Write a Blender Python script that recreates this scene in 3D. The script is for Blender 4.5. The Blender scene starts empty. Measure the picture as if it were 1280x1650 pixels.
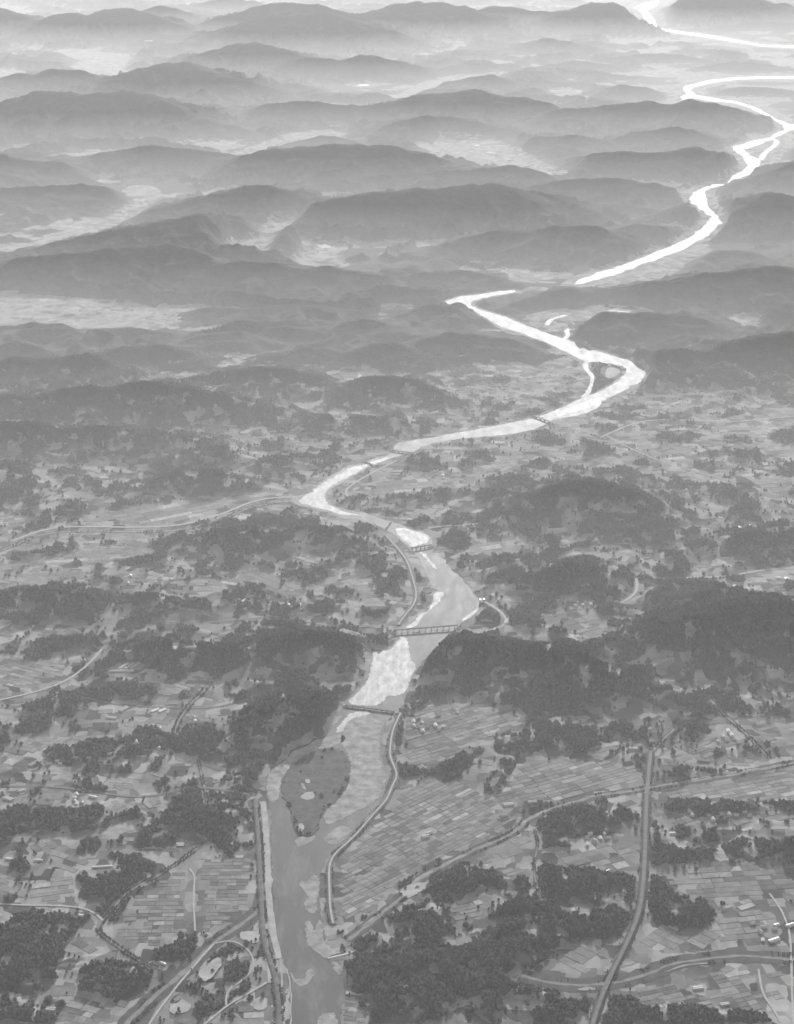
import bpy, math, random
import numpy as np
from mathutils import Vector, Matrix
from mathutils.geometry import tessellate_polygon

# ------------------------------------------------------------------ camera, sky, sun, exposure
H = 3000.0                        # the aircraft's height above the valley floor, metres
FPX = 3000.0                      # focal length in photo pixels (photo 1280 x 1650)
HORIZON = -300.0                  # photo row of the true horizon
PITCH = math.atan((825.0 - HORIZON) / FPX)
SUN_EL, SUN_AZ = math.radians(19.0), math.radians(6.0)
SUN_STRENGTH, SKY_STRENGTH, EXPOSURE = 4.2, 0.15, 0.76
HAZE_DENSITY, HAZE_G = 1.6e-5, 0.0
MIST_DENSITY = 1.75e-4
MIST_G = 0.3

scene = bpy.context.scene
COL = scene.collection
cam_d = bpy.data.cameras.new('camera')
cam = bpy.data.objects.new('camera', cam_d)
COL.objects.link(cam)
cam.location = (0, 0, H)
cam.rotation_euler = (math.pi / 2 - PITCH, 0, 0)
cam_d.sensor_fit = 'VERTICAL'
cam_d.sensor_height = 36.0
cam_d.sensor_width = 36.0
cam_d.lens = 36.0 * FPX / 1650.0
cam_d.clip_start = 10.0
cam_d.clip_end = 400000.0
scene.camera = cam

world = bpy.data.worlds.new('World')
scene.world = world
world.use_nodes = True
wn = world.node_tree
sky = wn.nodes.new('ShaderNodeTexSky')
sky.sky_type = 'NISHITA'
sky.sun_disc = False
sky.sun_elevation = SUN_EL
sky.sun_rotation = SUN_AZ
sky.dust_density = 2.0
sky.altitude = 300.0
bw = wn.nodes.new('ShaderNodeRGBToBW')          # the photograph is black and white
wn.links.new(sky.outputs[0], bw.inputs[0])
wn.links.new(bw.outputs[0], wn.nodes['Background'].inputs['Color'])
wn.nodes['Background'].inputs['Strength'].default_value = SKY_STRENGTH

sun_d = bpy.data.lights.new('sun', 'SUN')
sun_d.energy = SUN_STRENGTH
sun_d.angle = math.radians(0.6)
sun_d.color = (1, 1, 1)
sun = bpy.data.objects.new('sun', sun_d)
COL.objects.link(sun)
sv = Vector((math.sin(SUN_AZ) * math.cos(SUN_EL), math.cos(SUN_AZ) * math.cos(SUN_EL), math.sin(SUN_EL)))
sun.rotation_euler = sv.to_track_quat('Z', 'Y').to_euler()
sun.location = (0, 0, 4000)

vs = scene.view_settings
vs.view_transform = 'Standard'
vs.look = 'None'
vs.exposure = EXPOSURE
vs.gamma = 1.0
vs.use_curve_mapping = False
scene.cycles.max_bounces = 4
scene.cycles.diffuse_bounces = 2
scene.cycles.glossy_bounces = 2
scene.cycles.volume_bounces = 1
scene.cycles.use_denoising = True
scene.cycles.filter_width = 1.6

random.seed(7)
RNG = np.random.default_rng(11)

# ------------------------------------------------------------------ helpers
CP, SP = math.cos(PITCH), math.sin(PITCH)


def ray(px, py):
    a = (px - 640.0) / FPX
    b = (825.0 - py) / FPX
    return a, CP + b * SP, -SP + b * CP


def gp(px, py, z=0.0):
    """the ground point seen at a photo pixel, at height z"""
    dx, dy, dz = ray(px, py)
    t = (z - H) / dz
    return dx * t, dy * t


def row_dist(py):
    return gp(640, py)[1]


def smoothstep(a, b, x):
    t = np.clip((x - a) / (b - a), 0, 1)
    return t * t * (3 - 2 * t)


def _hash(ix, iy, seed):
    h = (ix.astype(np.uint32) * np.uint32(374761393) + iy.astype(np.uint32) * np.uint32(668265263)
         + np.uint32(seed * 1442695041 & 0xffffffff))
    h = (h ^ (h >> np.uint32(13))) * np.uint32(1274126177)
    h = h ^ (h >> np.uint32(16))
    return h


def gnoise(x, y, seed=0):
    x0 = np.floor(x).astype(np.int64)
    y0 = np.floor(y).astype(np.int64)
    fx = x - x0
    fy = y - y0

    def g(ix, iy, dx, dy):
        a = _hash(ix, iy, seed).astype(np.float64) * (2 * math.pi / 4294967296.0)
        return np.cos(a) * dx + np.sin(a) * dy
    u = fx * fx * fx * (fx * (fx * 6 - 15) + 10)
    v = fy * fy * fy * (fy * (fy * 6 - 15) + 10)
    n00 = g(x0, y0, fx, fy)
    n10 = g(x0 + 1, y0, fx - 1, fy)
    n01 = g(x0, y0 + 1, fx, fy - 1)
    n11 = g(x0 + 1, y0 + 1, fx - 1, fy - 1)
    return ((n00 * (1 - u) + n10 * u) * (1 - v) + (n01 * (1 - u) + n11 * u) * v) * 1.5


def fbm(x, y, seed, octaves=4, gain=0.5):
    r = np.zeros_like(x)
    a, f = 1.0, 1.0
    for o in range(octaves):
        r += a * gnoise(x * f + 13.7 * o, y * f - 7.1 * o, seed + o)
        a *= gain
        f *= 2.03
    return r


def chaikin(pts, n=2, closed=False):
    pts = [tuple(p) for p in pts]
    for _ in range(n):
        out = []
        m = len(pts)
        rng = range(m) if closed else range(m - 1)
        if not closed:
            out.append(pts[0])
        for i in rng:
            a, b = pts[i], pts[(i + 1) % m]
            out.append(tuple(.75 * p + .25 * q for p, q in zip(a, b)))
            out.append(tuple(.25 * p + .75 * q for p, q in zip(a, b)))
        if not closed:
            out.append(pts[-1])
        pts = out
    return pts


def world_pts(px, z=0.0):
    return [gp(x, y, z) for x, y in px]


def roughen(pts, amp, step, seed, closed=True):
    """resample a world polyline and push it sideways by noise, so that a bank is never a clean curve"""
    out = []
    n = len(pts)
    for i in range(n if closed else n - 1):
        a = np.array(pts[i])
        b = np.array(pts[(i + 1) % n])
        L = np.linalg.norm(b - a)
        k = max(1, int(L / step))
        for j in range(k):
            out.append(a + (b - a) * j / k)
    if not closed:
        out.append(np.array(pts[-1]))
    P = np.array(out)
    s = step * 3.0
    nx = fbm(P[:, 0] / s, P[:, 1] / s, seed, 3) * amp
    ny = fbm(P[:, 0] / s + 50, P[:, 1] / s + 9, seed + 5, 3) * amp
    return np.stack([P[:, 0] + nx, P[:, 1] + ny], 1)


def tag(o, label=None, cat=None, group=None, kind=None):
    if label:
        o['label'] = label
    if cat:
        o['category'] = cat
    if group:
        o['group'] = group
    if kind:
        o['kind'] = kind
    return o


def link(name, me, mat=None, parent=None):
    o = bpy.data.objects.new(name, me)
    COL.objects.link(o)
    if mat is not None and me is not None:
        if not me.materials:
            me.materials.append(mat)
    if parent is not None:
        o.parent = parent
    return o


def mesh_np(name, V, F, smooth=True):
    """fast mesh from numpy vertices and quad (or triangle) faces"""
    me = bpy.data.meshes.new(name)
    V = np.ascontiguousarray(V, np.float32)
    F = np.ascontiguousarray(F, np.int32)
    k = F.shape[1]
    me.vertices.add(len(V))
    me.vertices.foreach_set('co', V.ravel())
    me.loops.add(F.size)
    me.loops.foreach_set('vertex_index', F.ravel())
    me.polygons.add(len(F))
    me.polygons.foreach_set('loop_start', np.arange(len(F), dtype=np.int32) * k)
    me.polygons.foreach_set('loop_total', np.full(len(F), k, np.int32))
    me.polygons.foreach_set('use_smooth', np.full(len(F), smooth))
    me.update(calc_edges=True)
    return me


def mesh_py(name, V, F):
    me = bpy.data.meshes.new(name)
    me.from_pydata([tuple(map(float, v)) for v in V], [], F)
    me.update()
    return me


class MB:
    """collects boxes and prisms into one mesh"""

    def __init__(self):
        self.V, self.F = [], []

    def hexa(self, c):
        n = len(self.V)
        self.V += [tuple(map(float, p)) for p in c]
        self.F += [[n + i for i in f] for f in ((0, 3, 2, 1), (4, 5, 6, 7), (0, 1, 5, 4), (1, 2, 6, 5), (2, 3, 7, 6), (3, 0, 4, 7))]
        return self

    def box(self, x0, x1, y0, y1, z0, z1):
        return self.hexa([(x0, y0, z0), (x1, y0, z0), (x1, y1, z0), (x0, y1, z0), (x0, y0, z1), (x1, y0, z1), (x1, y1, z1), (x0, y1, z1)])

    def gable(self, x0, x1, y0, y1, z0, z1):
        n = len(self.V)
        ym = (y0 + y1) / 2
        self.V += [(x0, y0, z0), (x1, y0, z0), (x1, y1, z0), (x0, y1, z0), (x0, ym, z1), (x1, ym, z1)]
        self.F += [[n + i for i in f] for f in ((0, 3, 2, 1), (0, 1, 5, 4), (2, 3, 4, 5), (0, 4, 3), (1, 2, 5))]
        return self

    def vault(self, x0, x1, y0, y1, z0, z1, k=7):
        n = len(self.V)
        r = (y1 - y0) / 2
        for i in range(k):
            a = math.pi * i / (k - 1)
            y = (y0 + y1) / 2 - r * math.cos(a)
            z = z0 + (z1 - z0) * math.sin(a)
            self.V += [(x0, y, z), (x1, y, z)]
        for i in range(k - 1):
            a = n + 2 * i
            self.F.append([a, a + 1, a + 3, a + 2])
        self.F.append([n + 2 * i for i in range(k)][::-1])
        self.F.append([n + 2 * i + 1 for i in range(k)])
        return self

    def mesh(self, name):
        return mesh_py(name, self.V, self.F)


# ------------------------------------------------------------------ materials (the photograph is monochrome)
def newmat(name):
    m = bpy.data.materials.new(name)
    m.use_nodes = True
    nt = m.node_tree
    b = nt.nodes['Principled BSDF']
    return m, nt, b


def N(nt, t, **kw):
    n = nt.nodes.new(t)
    for k, v in kw.items():
        if k in n.inputs:
            n.inputs[k].default_value = v
        else:
            setattr(n, k, v)
    return n


def geo_pos(nt):
    return nt.nodes.new('ShaderNodeNewGeometry').outputs['Position']


def grey_noise(nt, vec, lo, hi, scale, detail=5.0, rough=0.6):
    n = N(nt, 'ShaderNodeTexNoise')
    n.inputs['Scale'].default_value = scale
    n.inputs['Detail'].default_value = detail
    n.inputs['Roughness'].default_value = rough
    nt.links.new(vec, n.inputs['Vector'])
    r = N(nt, 'ShaderNodeMapRange')
    r.inputs['From Min'].default_value = 0.3
    r.inputs['From Max'].default_value = 0.7
    r.inputs['To Min'].default_value = lo
    r.inputs['To Max'].default_value = hi
    nt.links.new(n.outputs['Fac'], r.inputs['Value'])
    return r.outputs[0]


def matte(name, lo, hi, scale, rough=0.95, spec=0.1, detail=5.0):
    m, nt, b = newmat(name)
    nt.links.new(grey_noise(nt, geo_pos(nt), lo, hi, scale, detail), b.inputs['Base Color'])
    b.inputs['Roughness'].default_value = rough
    b.inputs['Specular IOR Level'].default_value = spec
    return m


def make_land():
    m, nt, b = newmat('land')
    L = nt.links.new
    pos = geo_pos(nt)
    # warped parcels of farmland, far and small ones
    warp = N(nt, 'ShaderNodeTexNoise')
    warp.inputs['Scale'].default_value = 0.004
    L(pos, warp.inputs['Vector'])
    wsc = N(nt, 'ShaderNodeVectorMath', operation='MULTIPLY_ADD')
    wsc.inputs[1].default_value = (120, 120, 0)
    L(warp.outputs['Color'], wsc.inputs[0])
    L(pos, wsc.inputs[2])
    flat = N(nt, 'ShaderNodeVectorMath', operation='MULTIPLY')
    flat.inputs[1].default_value = (1.0, 0.8, 0.0)
    L(wsc.outputs[0], flat.inputs[0])
    vor = N(nt, 'ShaderNodeTexVoronoi', distance='CHEBYCHEV')
    vor.inputs['Scale'].default_value = 1 / 48.0
    vor.inputs['Randomness'].default_value = 0.85
    L(flat.outputs[0], vor.inputs['Vector'])
    sep = N(nt, 'ShaderNodeSeparateColor')
    L(vor.outputs['Color'], sep.inputs[0])
    r = N(nt, 'ShaderNodeMapRange')
    r.inputs['To Min'].default_value = 0.07
    r.inputs['To Max'].default_value = 0.34
    L(sep.outputs[0], r.inputs['Value'])
    mid = grey_noise(nt, pos, 0.55, 1.15, 1 / 160.0, 5.0, 0.65)
    mul = N(nt, 'ShaderNodeMath', operation='MULTIPLY')
    L(r.outputs[0], mul.inputs[0])
    L(mid, mul.inputs[1])
    # bare pale ground
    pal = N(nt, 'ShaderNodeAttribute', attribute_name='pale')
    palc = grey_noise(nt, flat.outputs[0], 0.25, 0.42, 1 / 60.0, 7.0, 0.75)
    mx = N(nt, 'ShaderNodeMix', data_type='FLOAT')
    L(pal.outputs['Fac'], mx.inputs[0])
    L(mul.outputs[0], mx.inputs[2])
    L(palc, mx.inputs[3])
    # woodland
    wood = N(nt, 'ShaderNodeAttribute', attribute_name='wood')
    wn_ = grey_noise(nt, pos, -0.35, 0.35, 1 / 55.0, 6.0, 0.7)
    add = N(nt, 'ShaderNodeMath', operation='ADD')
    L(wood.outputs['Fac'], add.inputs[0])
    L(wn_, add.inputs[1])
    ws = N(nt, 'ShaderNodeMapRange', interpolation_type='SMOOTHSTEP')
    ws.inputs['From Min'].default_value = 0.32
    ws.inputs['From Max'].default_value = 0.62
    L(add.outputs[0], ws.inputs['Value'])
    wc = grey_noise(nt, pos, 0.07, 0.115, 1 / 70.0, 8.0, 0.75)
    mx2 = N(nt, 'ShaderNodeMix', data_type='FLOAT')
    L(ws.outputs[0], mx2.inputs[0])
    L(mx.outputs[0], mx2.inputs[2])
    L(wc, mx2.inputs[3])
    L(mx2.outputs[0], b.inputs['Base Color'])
    b.inputs['Roughness'].default_value = 1.0
    b.inputs['Specular IOR Level'].default_value = 0.0
    bn = N(nt, 'ShaderNodeTexNoise')
    bn.inputs['Scale'].default_value = 1 / 26.0
    bn.inputs['Detail'].default_value = 4
    L(pos, bn.inputs['Vector'])
    bump = N(nt, 'ShaderNodeBump')
    bump.inputs['Distance'].default_value = 9.0
    L(ws.outputs[0], bump.inputs['Strength'])
    L(bn.outputs['Fac'], bump.inputs['Height'])
    L(bump.outputs[0], b.inputs['Normal'])
    return m


def make_water():
    m, nt, b = newmat('river_water')
    L = nt.links.new
    pos = geo_pos(nt)
    st = N(nt, 'ShaderNodeVectorMath', operation='MULTIPLY')
    st.inputs[1].default_value = (1.0, 0.3, 1.0)
    L(pos, st.inputs[0])
    b.inputs['Base Color'].default_value = (0.055, 0.055, 0.055, 1)
    sh = N(nt, 'ShaderNodeTexNoise')                 # submerged bars and shallows
    sh.inputs['Scale'].default_value = 1 / 65.0
    sh.inputs['Detail'].default_value = 8.0
    sh.inputs['Roughness'].default_value = 0.68
    sh.inputs['Distortion'].default_value = 0.8
    L(st.outputs[0], sh.inputs['Vector'])
    shr = N(nt, 'ShaderNodeMapRange')
    shr.inputs['From Min'].default_value = 0.50
    shr.inputs['From Max'].default_value = 0.70
    shr.inputs['To Min'].default_value = 0.055
    shr.inputs['To Max'].default_value = 0.11
    L(sh.outputs['Fac'], shr.inputs['Value'])
    L(shr.outputs[0], b.inputs['Base Color'])
    L(grey_noise(nt, st.outputs[0], 0.53, 0.62, 1 / 40.0, 6.0, 0.6), b.inputs['Roughness'])
    b.inputs['IOR'].default_value = 1.33
    b.inputs['Specular IOR Level'].default_value = 0.068
    bn = N(nt, 'ShaderNodeTexNoise')
    bn.inputs['Scale'].default_value = 1 / 9.0
    bn.inputs['Detail'].default_value = 5
    L(st.outputs[0], bn.inputs['Vector'])
    bump = N(nt, 'ShaderNodeBump')
    bump.inputs['Strength'].default_value = 0.5
    bump.inputs['Distance'].default_value = 0.5
    L(bn.outputs['Fac'], bump.inputs['Height'])
    L(bump.outputs[0], b.inputs['Normal'])
    return m


def make_wet_sand():
    """gravel bars with thin sheets of water: pale, half glossy"""
    m, nt, b = newmat('wet_gravel')
    L = nt.links.new
    pos = geo_pos(nt)
    st = N(nt, 'ShaderNodeVectorMath', operation='MULTIPLY')
    st.inputs[1].default_value = (1.0, 0.32, 1.0)
    L(pos, st.inputs[0])
    L(grey_noise(nt, st.outputs[0], 0.17, 0.36, 1 / 16.0, 8.0, 0.72), b.inputs['Base Color'])
    L(grey_noise(nt, st.outputs[0], 0.75, 0.48, 1 / 22.0, 8.0, 0.7), b.inputs['Roughness'])
    b.inputs['IOR'].default_value = 1.33
    b.inputs['Specular IOR Level'].default_value = 0.16
    return m


M = {
    'land': make_land(),
    'water': make_water(),
    'wet': make_wet_sand(),
    'brook': matte('rough_brook_water', 0.11, 0.20, 1 / 20.0, 0.8, 0.08),  # grey rough stream water with little gloss
    'sand': matte('dry_sand', 0.115, 0.33, 1 / 34.0, detail=9.0),
    'scrub': matte('scrub', 0.05, 0.085, 1 / 30.0),
    'island': matte('island_grass', 0.045, 0.11, 1 / 30.0, detail=9.0),
    'grass': matte('levee_grass', 0.08, 0.15, 1 / 25.0),
    'berm': matte('dry_berm_grass', 0.22, 0.36, 1 / 40.0),
    'road': matte('pale_gravel_road', 0.27, 0.38, 1 / 15.0),
    'asphalt': matte('highway_asphalt', 0.10, 0.15, 1 / 18.0, 0.85),
    'concrete': matte('concrete', 0.40, 0.55, 1 / 6.0, 0.8, 0.3),
    'steel': matte('dark_steel', 0.08, 0.13, 1 / 4.0, 0.6, 0.4),
    'roof_pale': matte('pale_metal_roof', 0.36, 0.5, 1 / 5.0, 0.45, 0.5),
    'roof_grey': matte('grey_tile_roof', 0.26, 0.40, 1 / 5.0, 0.7, 0.3),
    'wall': matte('plaster_wall', 0.40, 0.55, 1 / 4.0),
    'film': matte('greenhouse_film', 0.33, 0.45, 1 / 5.0, 0.5, 0.3),
    'bark': matte('bark', 0.05, 0.08, 1.0),
}


def make_leaf():
    m, nt, b = newmat('tree_leaves')
    L = nt.links.new
    oi = nt.nodes.new('ShaderNodeObjectInfo')
    r = N(nt, 'ShaderNodeMapRange')
    r.inputs['To Min'].default_value = 0.09
    r.inputs['To Max'].default_value = 0.12
    L(oi.outputs['Random'], r.inputs['Value'])
    pn = grey_noise(nt, oi.outputs['Location'], 0.75, 1.2, 1 / 90.0, 6.0, 0.65)
    mu = N(nt, 'ShaderNodeMath', operation='MULTIPLY')
    L(r.outputs[0], mu.inputs[0])
    L(pn, mu.inputs[1])
    L(mu.outputs[0], b.inputs['Base Color'])
    b.inputs['Roughness'].default_value = 0.9
    b.inputs['Specular IOR Level'].default_value = 0.1
    return m


M['leaf'] = make_leaf()
FIELD_TONES = [(.075, .11), (.10, .14), (.13, .17), (.15, .20), (.18, .24), (.24, .33)]
FIELD_MATS = [matte('field_tone', lo * 0.82, hi * 1.15, 1 / 24.0, detail=8.0) for lo, hi in FIELD_TONES]

# ------------------------------------------------------------------ what the photograph shows, in photo pixels
# a hill: (crest seen in the photograph, row of its foot, label)
HILLS = [
    ([(-30, 14), (0, 13), (22, 18), (45, 27), (70, 34)], 62, 'far grey ridge running down from the top left corner'),
    ([(62, 34), (90, 23), (115, 20), (145, 25), (165, 16), (190, 11), (210, 13), (235, 20), (270, 32), (300, 43), (330, 52)], 70, 'double-topped far mountain behind the pale valley at top left'),
    ([(235, 15), (255, 8), (280, 12), (310, 22), (335, 34)], 45, 'small faint peak behind the double-topped far mountain'),
    ([(290, 13), (330, 2), (360, -3), (410, 0)], 24, 'faintest slope along the top edge left of centre'),
    ([(320, 38), (350, 28), (380, 22), (410, 12), (440, 5), (460, 2), (480, 5), (510, 7), (540, 15), (580, 26), (640, 40)], 62, 'pale rounded mountain behind the dark saw-edged far mountain'),
    ([(345, 54), (365, 47), (395, 34), (420, 30), (450, 25), (485, 20), (505, 23), (530, 21), (550, 25), (570, 32), (600, 40), (640, 51)], 84, 'dark saw-edged far mountain at top centre-left'),
    ([(150, 66), (180, 58), (210, 55), (260, 55), (310, 55), (340, 62)], 76, 'low misty rise behind the pale valley at top left'),
    ([(235, 84), (250, 76), (270, 70), (300, 67), (330, 68), (370, 71)], 88, 'narrow misty ridge right of the pale top left valley'),
    ([(330, 86), (350, 78), (370, 72), (400, 68), (430, 71), (460, 80), (490, 90), (525, 99)], 122, 'broad grey hill below the dark saw-edged far mountain'),
    ([(470, 99), (490, 92), (520, 94), (550, 96), (580, 88), (605, 90), (640, 97), (675, 107)], 132, 'soft hill with a blunt top in front of the upper centre valley'),
    ([(180, 128), (205, 115), (230, 108), (260, 103), (290, 98), (302, 98), (320, 110), (350, 118), (380, 125), (410, 132), (455, 147)], 170, 'dark pointed hill right of the pale top left valley'),
    ([(-30, 130), (0, 125), (30, 117), (60, 118), (85, 110), (105, 110), (130, 113), (155, 122), (180, 130), (215, 143)], 156, 'dark hill in front of the pale top left valley'),
    ([(-30, 172), (0, 165), (30, 155), (60, 148), (80, 145), (120, 148), (140, 150), (170, 150), (200, 145), (240, 151), (275, 166), (320, 188)], 222, 'largest dark wooded mountain at upper left'),
    ([(400, 132), (430, 130), (470, 134), (515, 142)], 154, 'faint low hill below the broad grey hill, upper centre-left'),
    ([(425, 168), (470, 163), (500, 162), (540, 166), (580, 169), (610, 167), (640, 162), (680, 151), (720, 148), (765, 143), (800, 152), (850, 158), (885, 167)], 205, 'long wooded ridge across the upper centre'),
    ([(265, 203), (300, 193), (335, 192), (360, 198), (405, 209)], 226, 'soft hill at the right foot of the largest dark mountain'),
    ([(-40, 246), (0, 248), (15, 252), (40, 257), (70, 259), (90, 257), (115, 266)], 300, 'dark shoulder at the left edge above the small bright pond'),
    ([(150, 247), (190, 240), (240, 235), (280, 236), (320, 240), (350, 243), (375, 249)], 282, 'long low hill behind the small bright pond'),
    ([(-30, 300), (20, 302), (90, 298), (130, 295), (170, 300), (212, 308)], 345, 'hill left of the small bright pond'),
    ([(365, 247), (420, 232), (470, 226), (520, 219), (540, 219), (560, 222), (600, 236)], 244, 'thin pale ridge just behind the dark rugged centre ridge'),
    ([(370, 262), (390, 251), (420, 244), (440, 240), (480, 236), (510, 234), (545, 231), (570, 230), (590, 234), (620, 234), (640, 235), (670, 241), (705, 252)], 300, 'dark rugged ridge left of the upper centre town'),
    ([(490, 288), (520, 274), (550, 272), (575, 280), (600, 283), (640, 280), (700, 275), (760, 272), (800, 268), (825, 264), (850, 270), (880, 279), (897, 287)], 312, 'long humped ridge below the upper centre town'),
    ([(170, 354), (210, 345), (260, 335), (310, 318), (360, 308), (400, 300), (430, 297), (465, 306)], 368, 'ridge rising to the right above the left stream valley'),
    ([(30, 406), (50, 401), (80, 391), (130, 380), (180, 370), (230, 360), (280, 350), (330, 342), (380, 340), (410, 345)], 440, 'long slanting ridge below the left stream valley'),
    ([(-40, 424), (0, 420), (60, 412), (120, 405), (180, 400), (230, 392), (270, 392), (300, 400), (345, 417)], 478, 'dark broad hill above the pale plain at left'),
    ([(455, 355), (480, 338), (520, 322), (580, 312), (640, 305), (690, 304), (720, 300), (760, 298), (805, 297), (835, 305)], 385, 'very broad dark mountain in the centre above the hairpin bend'),
    ([(832, 307), (870, 296), (905, 291), (950, 287), (985, 285), (1010, 288), (1050, 295), (1090, 303), (1108, 312)], 336, 'long ridge ending at the far river loop'),
    ([(715, 392), (740, 384), (790, 373), (830, 370), (855, 373), (870, 366), (900, 362), (935, 362), (960, 365), (995, 377)], 425, 'rounded hill in front of the far straight river reach'),
    ([(965, 377), (1000, 364), (1030, 360), (1060, 363), (1100, 372)], 398, 'low hill touching the left bank of the far straight reach'),
    ([(1040, 347), (1075, 337), (1105, 330), (1125, 334), (1140, 345)], 362, 'small spur inside the far river loop with the islet'),
    ([(855, 335), (900, 329), (960, 328), (1010, 329), (1050, 334)], 352, 'faint low ridge left of the small spur at the far loop'),
    ([(865, 189), (890, 178), (905, 175), (930, 175), (960, 172), (990, 168), (1020, 165), (1045, 161), (1065, 165), (1090, 165), (1115, 160), (1150, 165), (1180, 172), (1212, 184)], 214, 'long dark saw-edged ridge at upper right along the shining river'),
    ([(612, 209), (650, 192), (690, 183), (720, 183), (750, 190), (795, 201)], 232, 'rounded hill left of the long saw-edged upper right ridge'),
    ([(980, 226), (1020, 212), (1065, 207), (1090, 204), (1115, 207), (1148, 222)], 246, 'dark dome-like hill between two upper right ridges'),
    ([(820, 231), (855, 219), (880, 216), (905, 219), (930, 216), (965, 222), (985, 230)], 252, 'two-topped hill right of the upper centre town'),
    ([(940, 252), (960, 246), (1010, 244), (1065, 245), (1090, 240), (1120, 236), (1145, 241), (1170, 247), (1202, 257)], 296, 'broad ridge with a sharp top left of the far river fork'),
    ([(1100, 203), (1140, 197), (1180, 190), (1220, 189), (1258, 199)], 214, 'low misty spur pointing at the far river elbow'),
    ([(965, 148), (985, 140), (1000, 135), (1030, 138), (1060, 141), (1092, 147)], 162, 'grey hill left of the far river mouth'),
    ([(680, 147), (715, 131), (755, 124), (795, 120), (815, 126), (838, 137)], 152, 'pale hill beside the shining stream valley at upper centre'),
    ([(625, 12), (640, 5), (680, 2), (720, 5), (755, 12), (780, 22)], 62, 'dark far mountain cut by the top edge, right of centre'),
    ([(790, 10), (825, 9), (855, 16), (880, 18), (910, 28)], 50, 'pale far hill at the top edge right of centre'),
    ([(838, 78), (880, 60), (915, 65), (945, 76)], 90, 'faint far hill in the bright haze at upper right'),
    ([(860, 40), (910, 18), (955, 4), (985, 4), (1012, 18)], 58, 'pale slope left of the topmost river bend'),
    ([(1075, 14), (1110, -8), (1160, -14), (1210, -8), (1290, 20)], 42, 'far mountain at the top right corner beyond the river'),
    ([(1150, 42), (1200, 36), (1250, 34), (1310, 38)], 52, 'thin faint ridge near the top right corner'),
    ([(1000, 93), (1040, 84), (1090, 86), (1135, 94)], 104, 'faint low rise below the topmost river bend'),
    ([(1125, 106), (1180, 98), (1230, 101), (1275, 108)], 116, 'faint low rise between the two farthest river reaches'),
    ([(870, 106), (930, 96), (985, 103)], 116, 'faint swell left of the farthest river plain'),
    ([(1150, 145), (1190, 139), (1240, 140), (1290, 146)], 156, 'pale low rise at the right edge inside the far river elbow'),
    ([(700, 205), (745, 211), (800, 205), (840, 212)], 226, 'thin ridge in front of the upper centre town'),
    ([(430, 262), (470, 268), (520, 262)], 284, 'small spur at the foot of the dark rugged ridge'),
    ([(620, 340), (680, 334), (730, 340), (790, 336)], 362, 'low front ridge of the very broad central mountain'),
    ([(90, 440), (150, 434), (210, 438), (270, 444)], 466, 'front spur of the dark broad hill above the pale plain'),
    ([(1160, 306), (1200, 288), (1240, 273), (1280, 259), (1330, 250)], 316, 'slope rising to the right edge behind the peaked right hill'),
    ([(1205, 252), (1235, 240), (1270, 232), (1320, 225)], 258, 'low rise at the right edge beside the far river fork'),
    ([(1160, 358), (1190, 335), (1220, 319), (1240, 307), (1262, 312), (1290, 319), (1340, 322)], 388, 'dark peaked hill at the right edge above the straight reach'),
    ([(1105, 417), (1140, 403), (1190, 402), (1220, 407), (1268, 427)], 436, 'low hill with pale clearings below the peaked right hill'),
    ([(825, 486), (865, 475), (895, 466), (915, 461), (950, 464), (980, 462), (1015, 459), (1055, 450), (1090, 450), (1120, 441), (1170, 437), (1205, 430), (1240, 426), (1280, 428), (1330, 430)], 506, 'long dark ridge hiding the river between the hairpin and the straight reach'),
    ([(928, 515), (945, 508), (980, 502), (1020, 502), (1065, 502), (1100, 505), (1135, 515)], 560, 'dark hill inside the river bend with the side channel'),
    ([(1050, 566), (1090, 562), (1140, 563), (1180, 551), (1220, 541), (1280, 535), (1340, 533)], 625, 'broad dark slope right of the river bend with the side channel'),
    ([(622, 514), (640, 507), (670, 496), (700, 488), (720, 492), (745, 500), (765, 512)], 532, 'dark pointed spur at the tip of the hairpin bend'),
    ([(660, 556), (690, 541), (720, 534), (755, 538), (780, 537), (815, 544), (850, 556), (872, 566)], 585, 'dark humped hill on the left bank below the hairpin'),
    ([(625, 445), (680, 439), (715, 435), (740, 434), (770, 437), (815, 449)], 468, 'thin ridge just behind the hairpin bend'),
    ([(490, 690), (505, 676), (520, 668), (550, 671), (580, 668), (610, 671), (635, 669), (665, 680)], 704, 'dark wooded hill against the left bank above the arched bend'),
    ([(835, 812), (855, 800), (890, 787), (930, 777), (965, 778), (1010, 792), (1045, 808)], 860, 'wide dark wooded hill right of centre'),
    ([(335, 426), (380, 420), (425, 422), (475, 427), (530, 430), (575, 435), (620, 444)], 482, 'dark long hill in the centre-left below the second bright pond'),
    ([(240, 503), (280, 496), (350, 495), (400, 497), (440, 493), (480, 491), (525, 493), (580, 500)], 522, 'flat low ridge right of the pale plain'),
    ([(-25, 545), (0, 538), (20, 537), (40, 529), (75, 527), (110, 526), (125, 534)], 562, 'scalloped wooded hill at left below the pale plain'),
    ([(160, 540), (180, 528), (205, 526), (235, 529), (275, 534)], 562, 'rounded wooded hill below the pale plain'),
    ([(-25, 560), (0, 555), (30, 546), (55, 555), (80, 566)], 588, 'small dark knoll at the left edge below the scalloped hill'),
    ([(165, 569), (200, 559), (230, 555), (265, 557), (300, 564)], 600, 'hill with a smooth top at centre-left'),
    ([(280, 553), (320, 541), (350, 535), (388, 533)], 570, 'slanting spur right of the smooth-topped hill'),
    ([(-25, 590), (0, 585), (25, 576), (60, 580), (100, 575), (140, 571), (170, 580)], 632, 'dark hill at the left edge above the longest dark ridge'),
    ([(415, 539), (440, 527), (475, 526), (505, 531), (535, 541)], 562, 'low wooded hill left of the dark humped hill'),
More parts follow.
